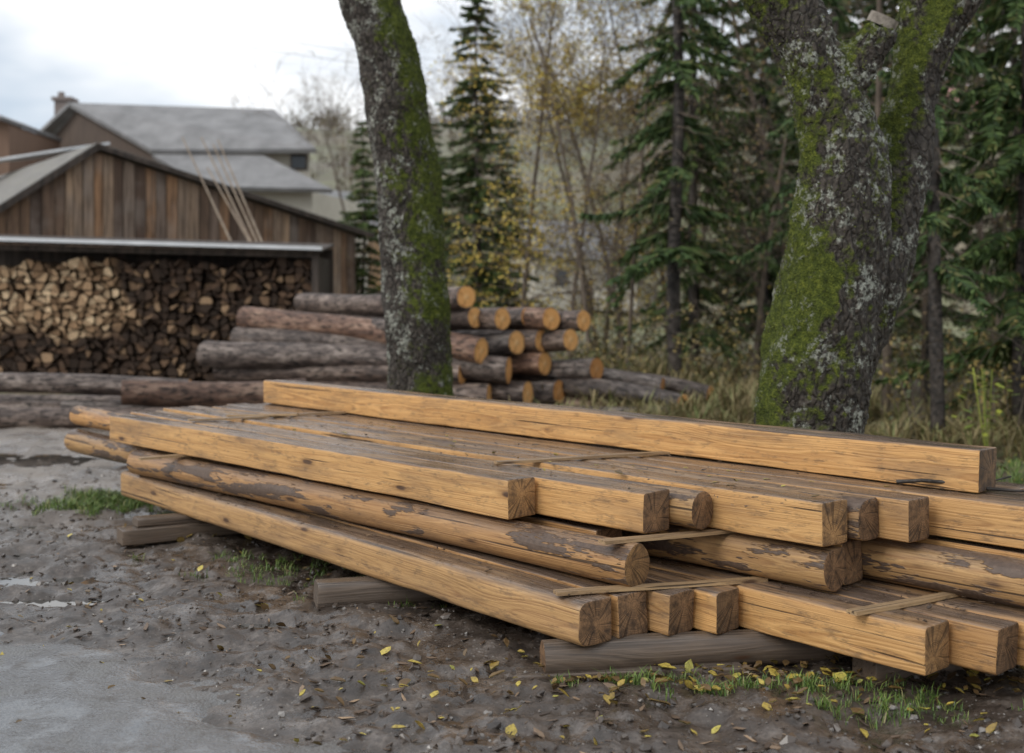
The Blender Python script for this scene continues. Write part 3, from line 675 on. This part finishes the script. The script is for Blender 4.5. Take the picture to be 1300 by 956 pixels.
for k,x,y,s in [(0,.2,24,.9),(1,1.1,22,1.),(2,2.0,26,.8),(1,-1.9,28,.8),(0,3.4,22.5,1.),(2,5.6,22,1.),(1,7.3,21,1.2),(0,9.,22,1.1),(2,4.9,15.5,.8),(1,6.3,15.5,.9),(2,-5.,42,.9),
   (0,2.8,31,.9),(2,.2,33,.8),(0,6.0,33,1.2),(1,1.9,19.5,.8),(1,-6.2,50,1.),(1,3.9,19.,.9),(1,-12.5,58,1.4),(0,-8.8,60,1.1),(1,4.4,20.5,1.)]:
    put('bare_tree',BA[k],x,y,s)
for x,y,s in [(1.45,21.5,.84),(2.2,22.5,.86),(1.9,25,.95),(3.7,27,1.)]: put('yellow_birch_tree',YB,x,y,s)

rg=np.random.default_rng(77); A=Acc()
for q in range(520):
    x=rg.uniform(.8,12); y=rg.uniform(15.8,26) if x<4.2 else rg.uniform(11.5,24)
    z=gz1(x,y); n=8; h=rg.uniform(.5,1.9); az=rg.random()*6.28; s=np.linspace(0,1,n)
    P=np.column_stack([x+np.cos(az)*s*s*h*.6,y+np.sin(az)*s*s*h*.6,z+h*(s*1.1-.35*s**3)]); V,Q=tube(P,np.linspace(.008,.003,n),3); A.add(V,[Q],0)
    m_=34; t=rg.uniform(.25,1,m_); p=np.column_stack([np.interp(t,s,P[:,k]) for k in range(3)])+rg.normal(0,.10,(m_,3))
    a=rg.normal(0,1,(m_,3)); a/=np.linalg.norm(a,axis=1)[:,None]; b=np.cross(a,rg.normal(0,1,(m_,3))); b/=np.linalg.norm(b,axis=1)[:,None]; sz=.035
    A.add(np.stack([p-a*sz,p-b*sz*.6,p+a*sz,p+b*sz*.6],1).reshape(-1,3),[np.arange(4*m_).reshape(-1,4)],1)
m=M('undergrowth_leaf'); UG=m.out(m.ramp(m.isl(),[(0,(.055,.07,.022)),(.4,(.11,.12,.035)),(.7,(.21,.15,.055)),(1,(.38,.29,.09))]),.6)
obj('undergrowth',A.mesh('undergrowth',[BT,UG]))
A=Acc()
for q in range(60):
    h=rg.uniform(.25,.8); az=rg.random()*6.28; p=np.array([4.42+rg.normal(0,.1),11+rg.normal(0,.1),gz1(4.4,11)+h]); d=np.array([np.cos(az),np.sin(az),rg.uniform(-.4,.4)]); w=np.cross(d,[0,0,1.]); L=rg.uniform(.08,.16)
    A.add(np.array([p,p+d*L*.5+w*.03,p+d*L,p+d*L*.5-w*.03]),[np.array([[0,1,2,3]])],0)
for q in range(5):
    P=np.column_stack([np.linspace(4.42,4.42+rg.normal(0,.1),6),np.linspace(11,11+rg.normal(0,.1),6),gz1(4.4,11)+np.linspace(0,.85,6)]); V,Q=tube(P,.005,4); A.add(V,[Q],0)
m=M('weed_leaf'); obj('weed_plant',A.mesh('weed',[m.out(m.ramp(m.isl(),[(0,(.12,.18,.03)),(1,(.34,.36,.05))]),.5)]))

m=M('distant_foliage'); DF=m.out(m.ramp(m.isl(),[(0,(.14,.12,.10)),(.5,(.19,.165,.125)),(1,(.22,.20,.13))]),.9)
rg=np.random.default_rng(8); A=Acc()
for q in range(900):
    ridge=q<420
    y=rg.uniform(205,245) if ridge else rg.uniform(75,205); x=rg.uniform(-.30,.45)*y
    if not ridge and vnoise(np.array([[x*.03,y*.03,0]]),4)[0]<-.04: continue
    z=gz1(x,y); h=rg.uniform(2.,5.5); m_=36
    con=rg.random()<.2
    t=rg.random(m_); rad=(1-t)*h*.22 if con else np.sin(t*PI)**.6*h*.42; az=rg.random(m_)*6.28; rr=rad*np.sqrt(rg.random(m_))
    p=np.column_stack([x+rr*np.cos(az),y+rr*np.sin(az),z+h*(.02+.98*t)])
    a=rg.normal(0,1,(m_,3)); a/=np.linalg.norm(a,axis=1)[:,None]; b=np.cross(a,rg.normal(0,1,(m_,3))); b/=np.linalg.norm(b,axis=1)[:,None]; sz=rg.uniform(.15,.5,m_)[:,None]
    A.add(np.stack([p-a*sz,p-b*sz*.5,p+a*sz,p+b*sz*.5],1).reshape(-1,3),[np.arange(4*m_).reshape(-1,4)],0)
    V,Q=tube(np.array([[x,y,z-.5],[x,y,z+h*.8]]),[.12,.04],3); A.add(V,[Q],0)
obj('distant_trees',A.mesh('distant_trees',[DF]))

# ------------------------------------------------------------------ log pile
pile=empty('log_pile'); lm=(BARK_LOG,LOG_END); lr=(BARK_RED,LOG_END)
L=[((-.58,15,1.53),(-3.2,18,1.41),.145),((-.47,15.1,1.27),(-3.4,18,1.15),.13),((-.12,15,1.25),(-3.0,18.2,1.1),.14),((.2,15.3,1.27),(-2.6,18.6,1.1),.12),((.5,15,1.25),(-2.4,18.6,1.1),.14),
 ((.91,15,1.23),(-2.1,18.3,1.0),.13),((.74,14.9,.99),(-2.4,18,.8),.14),((.38,15.1,.97),(-2.9,17.8,.8),.14),((.06,15.0,.95),(-3.2,17.6,.8),.15),
 ((-.38,14.6,.86),(-3.85,17,1.27),.165),((-.04,14.7,.62),(-4.16,16,.80),.17),((-.62,14.8,.57),(-4.0,16.2,.53),.14),((1.07,14.9,.62),(-2.4,17.6,.5),.14),((.84,15.15,.55),(-2.5,17.4,.5),.13),
 ((.42,15.1,.68),(-3,17.2,.5),.15),((.2,14.8,.32),(-3.8,16.3,.25),.16),((-.28,14.7,.3),(-4.0,16.0,.25),.15),((.6,15,.33),(-3.,17,.2),.15),((1.1,15.1,.3),(-2.,17.4,.25),.15),((-.9,15.1,.85),(-3.9,16.8,.98),.15),
 ((-.7,14.5,.16),(-4.6,15.6,.16),.15),((1.4,15.2,.14),(-2.4,17.5,.14),.14),((-1.2,15,1.1),(-3.7,17.6,1.12),.12),
 ((2.03,14.0,.25),(.25,15.6,.42),.12),((2.2,14.5,.15),(.2,15.4,.16),.14),((1.85,13.7,.13),(-.4,14.5,.13),.12),((2.5,14.9,.3),(.8,15.9,.5),.11),((1.9,14.9,.42),(.3,15.6,.6),.09)]
for q,(a,b,r) in enumerate(L):
    log('log_%d'%q,a,b,r,r*1.03,pile,lr if q in (4,14,24,9) else lm,seed=400+q,k=22,step=.12,amp=.07,bow=.06)
gl=empty('felled_logs')
for q,(a,b,r,mt) in enumerate([((-3.9,14.3,.40),(-10,15.0,.42),.125,lm),((-2.55,14.55,.36),(-4.6,13.95,.38),.165,lr),((-3.6,13.7,.12),(-10,14.1,.12),.12,lm),((-1.9,14.6,.13),(-5.4,14.2,.13),.13,lm),((-3.4,14.9,.14),(-10,15.2,.14),.14,lm),((-4.1,14.5,.15),(-9,14.55,.15),.13,lm)]):
    log('log_%d'%q,a,b,r,r*.95,gl,mt,seed=500+q,k=22,step=.12,amp=.06,bow=.07)

# ------------------------------------------------------------------ firewood store
fw=empty('firewood_shed')
rg=np.random.default_rng(12)
def firewood(name,x0,x1,zb,zt,mat,yf,cell=.135):
    nx_=int((x1-x0)/cell); nz_=int((zt-zb)/(cell*.85)); X=np.linspace(x0,x1,nx_+1)[None]+np.zeros((nz_+1,1)); Z=np.linspace(zb,zt,nz_+1)[:,None]+np.zeros((1,nx_+1))
    Z[-1]+=.10*vnoise(np.column_stack([X[-1]*2.2,X[-1]*0,X[-1]*0]))+rg.normal(0,.05,X.shape[1])
    X=X+rg.normal(0,cell*.27,X.shape); Z=Z+rg.normal(0,cell*.24,Z.shape); A=Acc()
    for i in range(nz_):
        for j in range(nx_):
            c=[(X[i,j],Z[i,j]),(X[i,j+1],Z[i,j+1]),(X[i+1,j+1],Z[i+1,j+1]),(X[i+1,j],Z[i+1,j])]
            u=rg.random()
            ps=[c] if u<.3 else ([[c[0],c[1],c[2]],[c[0],c[2],c[3]]] if u<.65 else [[c[0],c[1],c[3]],[c[1],c[2],c[3]]])
            for p in ps:
                p=np.array(p); ce=p.mean(0); p=ce+(p-ce)*rg.uniform(.72,.97)
                k=len(p); pp=[]
                for t in range(k):
                    pp.append(p[t]*.82+p[t-1]*.18); pp.append(p[t]*.82+p[(t+1)%k]*.18)
                pp=np.array(pp); k=len(pp); y=yf+rg.normal(0,.04)+(.15 if rg.random()<.12 else 0)
                F=np.column_stack([pp[:,0],np.full(k,y)+rg.normal(0,.15)*(pp[:,0]-pp[:,0].mean()),pp[:,1]]); Bk=F+np.array([rg.normal(0,.02),.38,rg.normal(0,.02)])
                j0=np.arange(k); j1=(j0+1)%k
                A.add(np.concatenate([F,Bk]),[np.arange(k)[None],np.stack([j0,j0+k,j1+k,j1],-1)])
    return obj(name,A.mesh(name,[mat]),fw)
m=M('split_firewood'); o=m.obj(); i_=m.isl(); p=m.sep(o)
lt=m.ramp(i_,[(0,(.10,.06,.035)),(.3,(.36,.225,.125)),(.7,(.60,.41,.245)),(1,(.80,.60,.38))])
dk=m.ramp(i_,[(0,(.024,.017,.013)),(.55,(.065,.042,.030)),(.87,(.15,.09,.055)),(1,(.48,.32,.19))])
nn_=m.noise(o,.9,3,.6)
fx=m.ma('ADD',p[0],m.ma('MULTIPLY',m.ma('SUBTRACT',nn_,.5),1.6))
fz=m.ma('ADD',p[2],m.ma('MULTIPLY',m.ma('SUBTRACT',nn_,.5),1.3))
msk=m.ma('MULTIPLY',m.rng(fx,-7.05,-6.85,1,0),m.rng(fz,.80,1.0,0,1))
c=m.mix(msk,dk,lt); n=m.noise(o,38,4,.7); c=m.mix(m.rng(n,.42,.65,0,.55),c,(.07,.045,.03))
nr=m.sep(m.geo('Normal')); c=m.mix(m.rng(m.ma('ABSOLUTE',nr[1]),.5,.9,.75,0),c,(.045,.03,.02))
FW=m.out(c,.85,m.bump(n,.4,.006),.25)
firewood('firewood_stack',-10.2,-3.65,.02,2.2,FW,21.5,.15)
m=M('galvanised_roof_edge'); ZN=m.out(m.ramp(m.noise(m.obj(),2,3),[(.3,(.60,.62,.64)),(.7,(.80,.82,.84))]),.4)
m=M('dark_roof_wood'); o_=m.obj(); DW=m.out(m.ramp(m.noise(m.map(o_,(9,9,1)),1,3),[(.3,(.03,.024,.02)),(.7,(.10,.075,.06))]),.8)
def bx(name,c,s,mat,parent,rot=(0,0,0)):
    V,F=box_vf((0,0,0),*s); return obj(name,mesh(name,V,[F],[mat]),parent,c,rot)
def quadslab(name,pts,t,mat,parent):
    P=np.array(pts,float); k=len(P); n=np.cross(P[1]-P[0],P[2]-P[0]); n/=np.linalg.norm(n); n=n if n[2]>0 else -n
    V=np.concatenate([P,P-n*t]); j=np.arange(k); q=(j+1)%k
    return obj(name,mesh(name,V,[j[None],(j+k)[None,::-1],np.stack([j,j+k,q+k,q],-1)],[mat]),parent)
quadslab('roof',[(-10.6,21.05,2.60),(-3.42,21.15,2.40),(-3.5,23.3,2.62),(-10.6,23.3,2.82)],.04,DW,fw)
quadslab('roof_edge',[(-10.6,21.0,2.665),(-3.40,21.1,2.46),(-3.40,21.18,2.465),(-10.6,21.08,2.675)],.06,ZN,fw)
for x in (-10.3,-3.55): bx('post',(x,21.35,1.2),(.12,.14,2.36),DW,fw)
bx('back_wall',(-7,23.1,1.25),(7,.06,2.5),DW,fw); bx('side_wall',(-3.58,22.3,1.15),(.05,1.6,2.3),DW,fw)
bx('front_beam',(-7,21.35,2.41),(7,.1,.10),DW,fw,(0,.025,0))

# ------------------------------------------------------------------ wooden barn
barn=empty('wooden_barn')
pk=np.array([-9.2,26.,4.86]); wd=np.array([.8,.6,0]); rdg=np.array([-.6,.8,0])
m=M('weathered_boards'); o=m.obj(); i=m.isl(); v=m.vm('ADD',o,m.comb(m.ma('MULTIPLY',i,9.),0.,m.ma('MULTIPLY',i,20.)))
n=m.noise(m.map(v,(14,14,1.1)),1,4,.65); n2=m.noise(v,1.1,3)
c=m.ramp(i,[(0,(.11,.072,.055)),(.3,(.24,.155,.105)),(.5,(.44,.245,.13)),(.75,(.23,.18,.15)),(1,(.50,.34,.22))])
c=m.mix(m.rng(n,.4,.62,0,.72),c,(.07,.05,.038)); c=m.mix(m.rng(n2,.48,.7,0,.45),c,(.37,.31,.265))
PLK=m.out(c,.85,m.bump(n,.5,.01),.3)
A=Acc(); t=-5.; nrm=np.array([.6,-.8,0])
rg=np.random.default_rng(21)
def zt(q): return 4.80+.72*q if q<0 else 4.80-.25*q
while t<6.4:
    w=rg.uniform(.17,.27); t1=t+w
    off=rg.normal(0,.008)+(.025 if rg.random()<.35 else 0)
    P=[]
    for q in (t+.009,t1-.009):
        for d in (0,.025): P.append(pk*[1,1,0]+wd*q+nrm*(off+d))
    a,b,c_,d_=P
    V=[(*p[:2],0) for p in (b,d_,c_,a)]+[(*b[:2],zt(t)),(*d_[:2],zt(t1)),(*c_[:2],zt(t1)),(*a[:2],zt(t))]
    A.add(np.array(V),[np.array([[0,1,5,4],[1,2,6,5],[2,3,7,6],[3,0,4,7],[4,5,6,7]])]); t=t1
obj('plank_wall',A.mesh('planks',[PLK]),barn)
c0=pk*[1,1,0]-nrm*.03
V=[c0+wd*-5+[0,0,0],c0+wd*6.4,c0+wd*6.4+[0,0,3.1],c0+[0,0,4.7],c0-wd*5+[0,0,1.1]]
obj('inner_wall',mesh('inner',np.array(V),[np.arange(5)[None]],[DW]),barn)
m=M('old_grey_roofing'); o_=m.obj(); n_=m.noise(o_,2.5,4,.65); RF=m.out(m.ramp(n_,[(.3,(.13,.122,.108)),(.55,(.22,.205,.185)),(.7,(.17,.16,.105))]),.7,m.bump(m.noise(m.map(o_,(6,6,6)),1,3),.4,.03))
ov=nrm*.25; up=np.array([0,0,.10])
A0=pk+ov+up; A1=pk+rdg*9+up
Lf=pk+wd*-4.6+[0,0,-.72*4.6]+ov+up; Lb=Lf-ov+rdg*9
Rf=pk+wd*6.95+[0,0,-.25*6.95]+ov+up; Rb=Rf-ov+rdg*9
quadslab('roof_left',[A0,A1,Lb,Lf],.05,RF,barn); quadslab('roof_right',[A0,Rf,Rb,A1],.05,RF,barn)
quadslab('verge_left',[A0+nrm*.03-up*.2,Lf+nrm*.03-up*.2,Lf-up*.2,A0-up*.2],.13,DW,barn); quadslab('verge_right',[A0+nrm*.03-up*.2,Rf+nrm*.03-up*.2,Rf-up*.2,A0-up*.2],.11,DW,barn)
c1=pk*[1,1,0]+wd*6.4; bx('side_wall',tuple(c1+rdg*4.4+[0,0,1.55]),(.08,8.8,3.0),PLK,barn,(0,0,math.atan2(.6,.8)))
pl=empty('leaning_poles'); m=M('pale_pole'); PP=m.out(m.ramp(m.noise(m.obj(),6,3),[(.3,(.24,.18,.13)),(.7,(.40,.32,.24))]),.7)
for q,(a,b) in enumerate([((-6.95,24.9,4.95),(-5.75,24.2,2.7)),((-6.55,24.9,4.95),(-5.35,24.2,2.72)),((-6.2,24.9,4.9),(-5.1,24.2,2.65)),((-6.3,24.9,4.8),(-5.2,24.2,2.65)),((-6.4,24.8,4.3),(-5.3,24.15,2.6))]):
    a=np.array(a);b=np.array(b); e=b+(b-a)*1.1; V,Q=tube(np.linspace(a,e,5),[.014,.02,.028,.034,.038],7); A=Acc(); A.add(V,[Q],0,True); obj('pole_%d'%q,A.mesh('pole',[PP]),pl)

# ------------------------------------------------------------------ grey-roofed house behind
hs=empty('grey_roof_house')
m=M('grey_shingles'); o_=m.obj()
GR=m.out(m.mix(m.rng(m.noise(o_,1.2,4,.6),.35,.65),(.185,.182,.182),(.28,.275,.275)),.75,m.bump(m.noise(m.map(o_,(1,1,14)),1,3),.4,.05))
m=M('cream_render'); CR=m.out(m.mix(m.noise(m.obj(),2,3),(.50,.46,.38),(.62,.58,.50)),.9)
m=M('brown_house_boards'); HB=m.out(m.mix(m.noise(m.map(m.obj(),(8,8,1)),1,3),(.06,.045,.038),(.15,.11,.085)),.85)
m=M('window_glass'); WG=m.out((.03,.035,.04),.08)
Ap=(-16.9,45,9.1);Bp=(-9.25,46,9.0);Cp=(-6.95,42,6.95);Fp=(-8.85,42.1,6.95);Ep=(-12.9,42.3,6.95)
quadslab('upper_roof',[Ap,Bp,Cp,Ep],.16,GR,hs)
quadslab('lower_roof',[Ep[:2]+(6.78,),Fp[:2]+(6.72,),(-6.08,40,5.32),(-10.45,40.3,5.45)],.16,GR,hs)
quadslab('left_roof',[Ap,(-19.3,46.5,7.6),(-15,52,7.4),(-10.,51,8.6),Bp],.14,GR,hs)
V=np.array([(-16.7,45.3,0),(-10.4,41.0,0),(-10.4,41.0,5.3),(-12.8,42.65,6.7),(-16.7,45.3,8.9)]); obj('gable_wall',mesh('gw',V,[np.arange(5)[None]],[HB]),hs)
V=np.array([(-18.8,46.9,0),(-16.7,45.31,0),(-16.7,45.31,8.85),(-18.8,46.9,7.6)]); obj('left_wall',mesh('lw',V,[np.arange(4)[None]],[HB]),hs)
V=np.array([(-10.4,41.0,0),(-6.9,40.8,0),(-6.9,40.8,5.3),(-10.4,41.0,5.3)]); obj('front_wall',mesh('fw',V,[np.arange(4)[None]],[CR]),hs)
V=np.array([(-6.9,40.8,0),(-5.6,46,0),(-5.6,46,5.3),(-6.9,40.8,5.3)]); obj('side_wall',mesh('sw',V,[np.arange(4)[None]],[CR]),hs)
V=np.array([(-12,42.9,5),(-7.3,42.7,5),(-7.3,42.7,6.9),(-12,42.9,6.9)]); obj('upper_wall',mesh('uw',V,[np.arange(4)[None]],[CR]),hs)
bx('window',(-7.7,42.66,6.55),(.5,.06,.45),WG,hs); bx('window_frame',(-7.7,42.68,6.55),(.62,.05,.57),HB,hs)
m=M('chimney_brick'); CB=m.out(m.mix(m.noise(m.obj(),4,3),(.15,.12,.11),(.26,.22,.20)),.9)
bx('chimney',(-17.7,46.8,8.5),(.62,.62,1.9),CB,hs); bx('chimney_cap',(-17.7,46.8,9.5),(.8,.8,.14),CB,hs)
bx('chimney_pot',(-17.85,46.8,9.68),(.2,.2,.26),CB,hs)
ob=empty('metal_roof_outbuilding')
quadslab('roof',[(-13.2,33,5.55),(-11.1,32.6,5.9),(-11.6,30.5,5.45),(-14.5,30.5,5.0)],.06,ZN,ob)
bx('wall',(-13.5,33,2.4),(4,3,4.8),HB,ob)
rh=empty('brown_wooden_house')
quadslab('roof_right',[(-18.6,40,8.3),(-17.1,39.5,7.7),(-17.1,45,7.7),(-18.6,45,8.3)],.12,GR,rh); quadslab('roof_left',[(-18.6,40,8.3),(-18.6,45,8.3),(-22,45,6.6),(-22,40,6.6)],.12,GR,rh)
m=M('red_brown_boards'); RB=m.out(m.mix(m.noise(m.map(m.obj(),(8,8,1)),1,3),(.14,.085,.06),(.25,.16,.11)),.85)
V=np.array([(-21.8,40.4,0),(-17.2,40.4,0),(-17.2,40.4,7.6),(-18.6,40.4,8.2),(-21.8,40.4,6.6)]); obj('wall',mesh('w',V,[np.arange(5)[None]],[RB]),rh)
V=np.array([(-17.2,40.4,0),(-17.2,45,0),(-17.2,45,7.6),(-17.2,40.4,7.6)]); obj('side_wall',mesh('w2',V,[np.arange(4)[None]],[RB]),rh)
def cottage(name,c,w,d,hw,hr,wall,roof,rz=0.):
    e=empty(name,c); e.rotation_euler=(0,0,rz)
    bx('walls',(0,0,hw/2),(w,d,hw),wall,e)
    V=np.array([(-w/2,-d/2,hw),(-w/2,d/2,hw),(-w/2,0,hw+hr-.1),(w/2,-d/2,hw),(w/2,d/2,hw),(w/2,0,hw+hr-.1)]); obj('gables',mesh('g',V,[np.array([[0,2,1],[3,4,5]])],[wall]),e)
    o=.4; quadslab('roof_front',[(-w/2-o,0,hw+hr),(w/2+o,0,hw+hr),(w/2+o,-d/2-o,hw-.2),(-w/2-o,-d/2-o,hw-.2)],.12,roof,e)
    quadslab('roof_back',[(-w/2-o,0,hw+hr),(-w/2-o,d/2+o,hw-.2),(w/2+o,d/2+o,hw-.2),(w/2+o,0,hw+hr)],.12,roof,e)
    for x in (-w*.25,w*.25): bx('window_%d'%(x>0),(x,-d/2-.02,hw*.6),(.9,.05,1.1),WG,e)
    bx('door',(0,-d/2-.02,1.),(.9,.05,2.),HB,e); return e
m=M('orange_wall'); OW=m.out(m.mix(m.noise(m.obj(),2,3),(.50,.30,.16),(.60,.40,.24)),.9)
m=M('faded_red_roof'); RR=m.out((.42,.22,.20),.7)
cottage('orange_house',(-8.3,56,0.),3.8,5,5.2,1.6,OW,GR,.9)
cottage('pink_roof_house',(57.5,148,gz1(57.5,148)-.8),10,8,3.8,3.6,CR,RR,-.2)
cottage('white_house',(4,80,gz1(4,80)-.3),7,6,3.5,2.5,CR,GR,.3)
A=Acc()
for (a,b,s) in [((-14,60,15.2),(14,75,17.5),1.2),((-14,60,14.6),(14,75,16.9),1.2)]:
    t=np.linspace(0,1,30); P=np.outer(1-t,a)+np.outer(t,b); P[:,2]-=s*4*t*(1-t); V,Q=tube(P,.012,4); A.add(V,[Q])
m=M('wire'); obj('power_line',A.mesh('wires',[m.out((.08,.08,.08),.5)]))

# ------------------------------------------------------------------ world, sun, camera
w=bpy.data.worlds.new('World'); scene.world=w; w.use_nodes=True; nt=w.node_tree; nt.nodes.clear()
out=nt.nodes.new('ShaderNodeOutputWorld'); bg=nt.nodes.new('ShaderNodeBackground'); bg.inputs[1].default_value=.1
sky=nt.nodes.new('ShaderNodeTexSky'); sky.sky_type='NISHITA'; sky.sun_disc=False; sky.sun_elevation=math.radians(38); sky.sun_rotation=math.radians(-125)
tc=nt.nodes.new('ShaderNodeTexCoord'); mp=nt.nodes.new('ShaderNodeMapping'); mp.inputs['Scale'].default_value=(1,1,2.6)
nz=nt.nodes.new('ShaderNodeTexNoise'); nz.inputs['Scale'].default_value=3.6; nz.inputs['Detail'].default_value=4; nz.inputs['Roughness'].default_value=.5
rp=nt.nodes.new('ShaderNodeValToRGB'); rp.color_ramp.elements[0].position=.38; rp.color_ramp.elements[1].position=.56; rp.color_ramp.elements[0].color=(.76,.76,.76,1)
r2=nt.nodes.new('ShaderNodeValToRGB'); r2.color_ramp.elements[0].position=.38; r2.color_ramp.elements[1].position=.58
r2.color_ramp.elements[0].color=(.62,.70,.80,1); r2.color_ramp.elements[1].color=(.97,.98,.99,1)
ml=nt.nodes.new('ShaderNodeMix'); ml.data_type='RGBA'; ml.blend_type='MULTIPLY'; ml.inputs[0].default_value=1; ml.inputs[7].default_value=(11.8,11.8,11.8,1)
mx=nt.nodes.new('ShaderNodeMix'); mx.data_type='RGBA'
lk=nt.links.new
lk(tc.outputs['Generated'],mp.inputs[0]); lk(mp.outputs[0],nz.inputs[0]); lk(nz.outputs[0],rp.inputs[0]); lk(nz.outputs[0],r2.inputs[0]); lk(r2.outputs[0],ml.inputs[6])
lk(rp.outputs[0],mx.inputs[0]); lk(sky.outputs[0],mx.inputs[6]); lk(ml.outputs[2],mx.inputs[7]); lk(mx.outputs[2],bg.inputs[0]); lk(bg.outputs[0],out.inputs[0])
sl=bpy.data.lights.new('sun','SUN'); sl.energy=1.5; sl.angle=math.radians(26); sl.color=(1,.96,.90)
so=bpy.data.objects.new('sun',sl); COL.objects.link(so)
sd=Vector((-.64,-.45,.62)); so.rotation_euler=sd.to_track_quat('Z','Y').to_euler()
cam=bpy.data.cameras.new('camera'); co=bpy.data.objects.new('camera',cam); COL.objects.link(co)
co.location=(0,0,1.45); co.rotation_euler=(PI/2,0,0); cam.sensor_width=36; cam.lens=41.54; cam.shift_y=-.0715; cam.clip_end=2000; cam.clip_start=.05
cam.dof.use_dof=True; cam.dof.focus_distance=4.95; cam.dof.aperture_fstop=1.9
scene.camera=co
scene.view_settings.view_transform='Standard'; scene.view_settings.look='None'; scene.view_settings.exposure=0
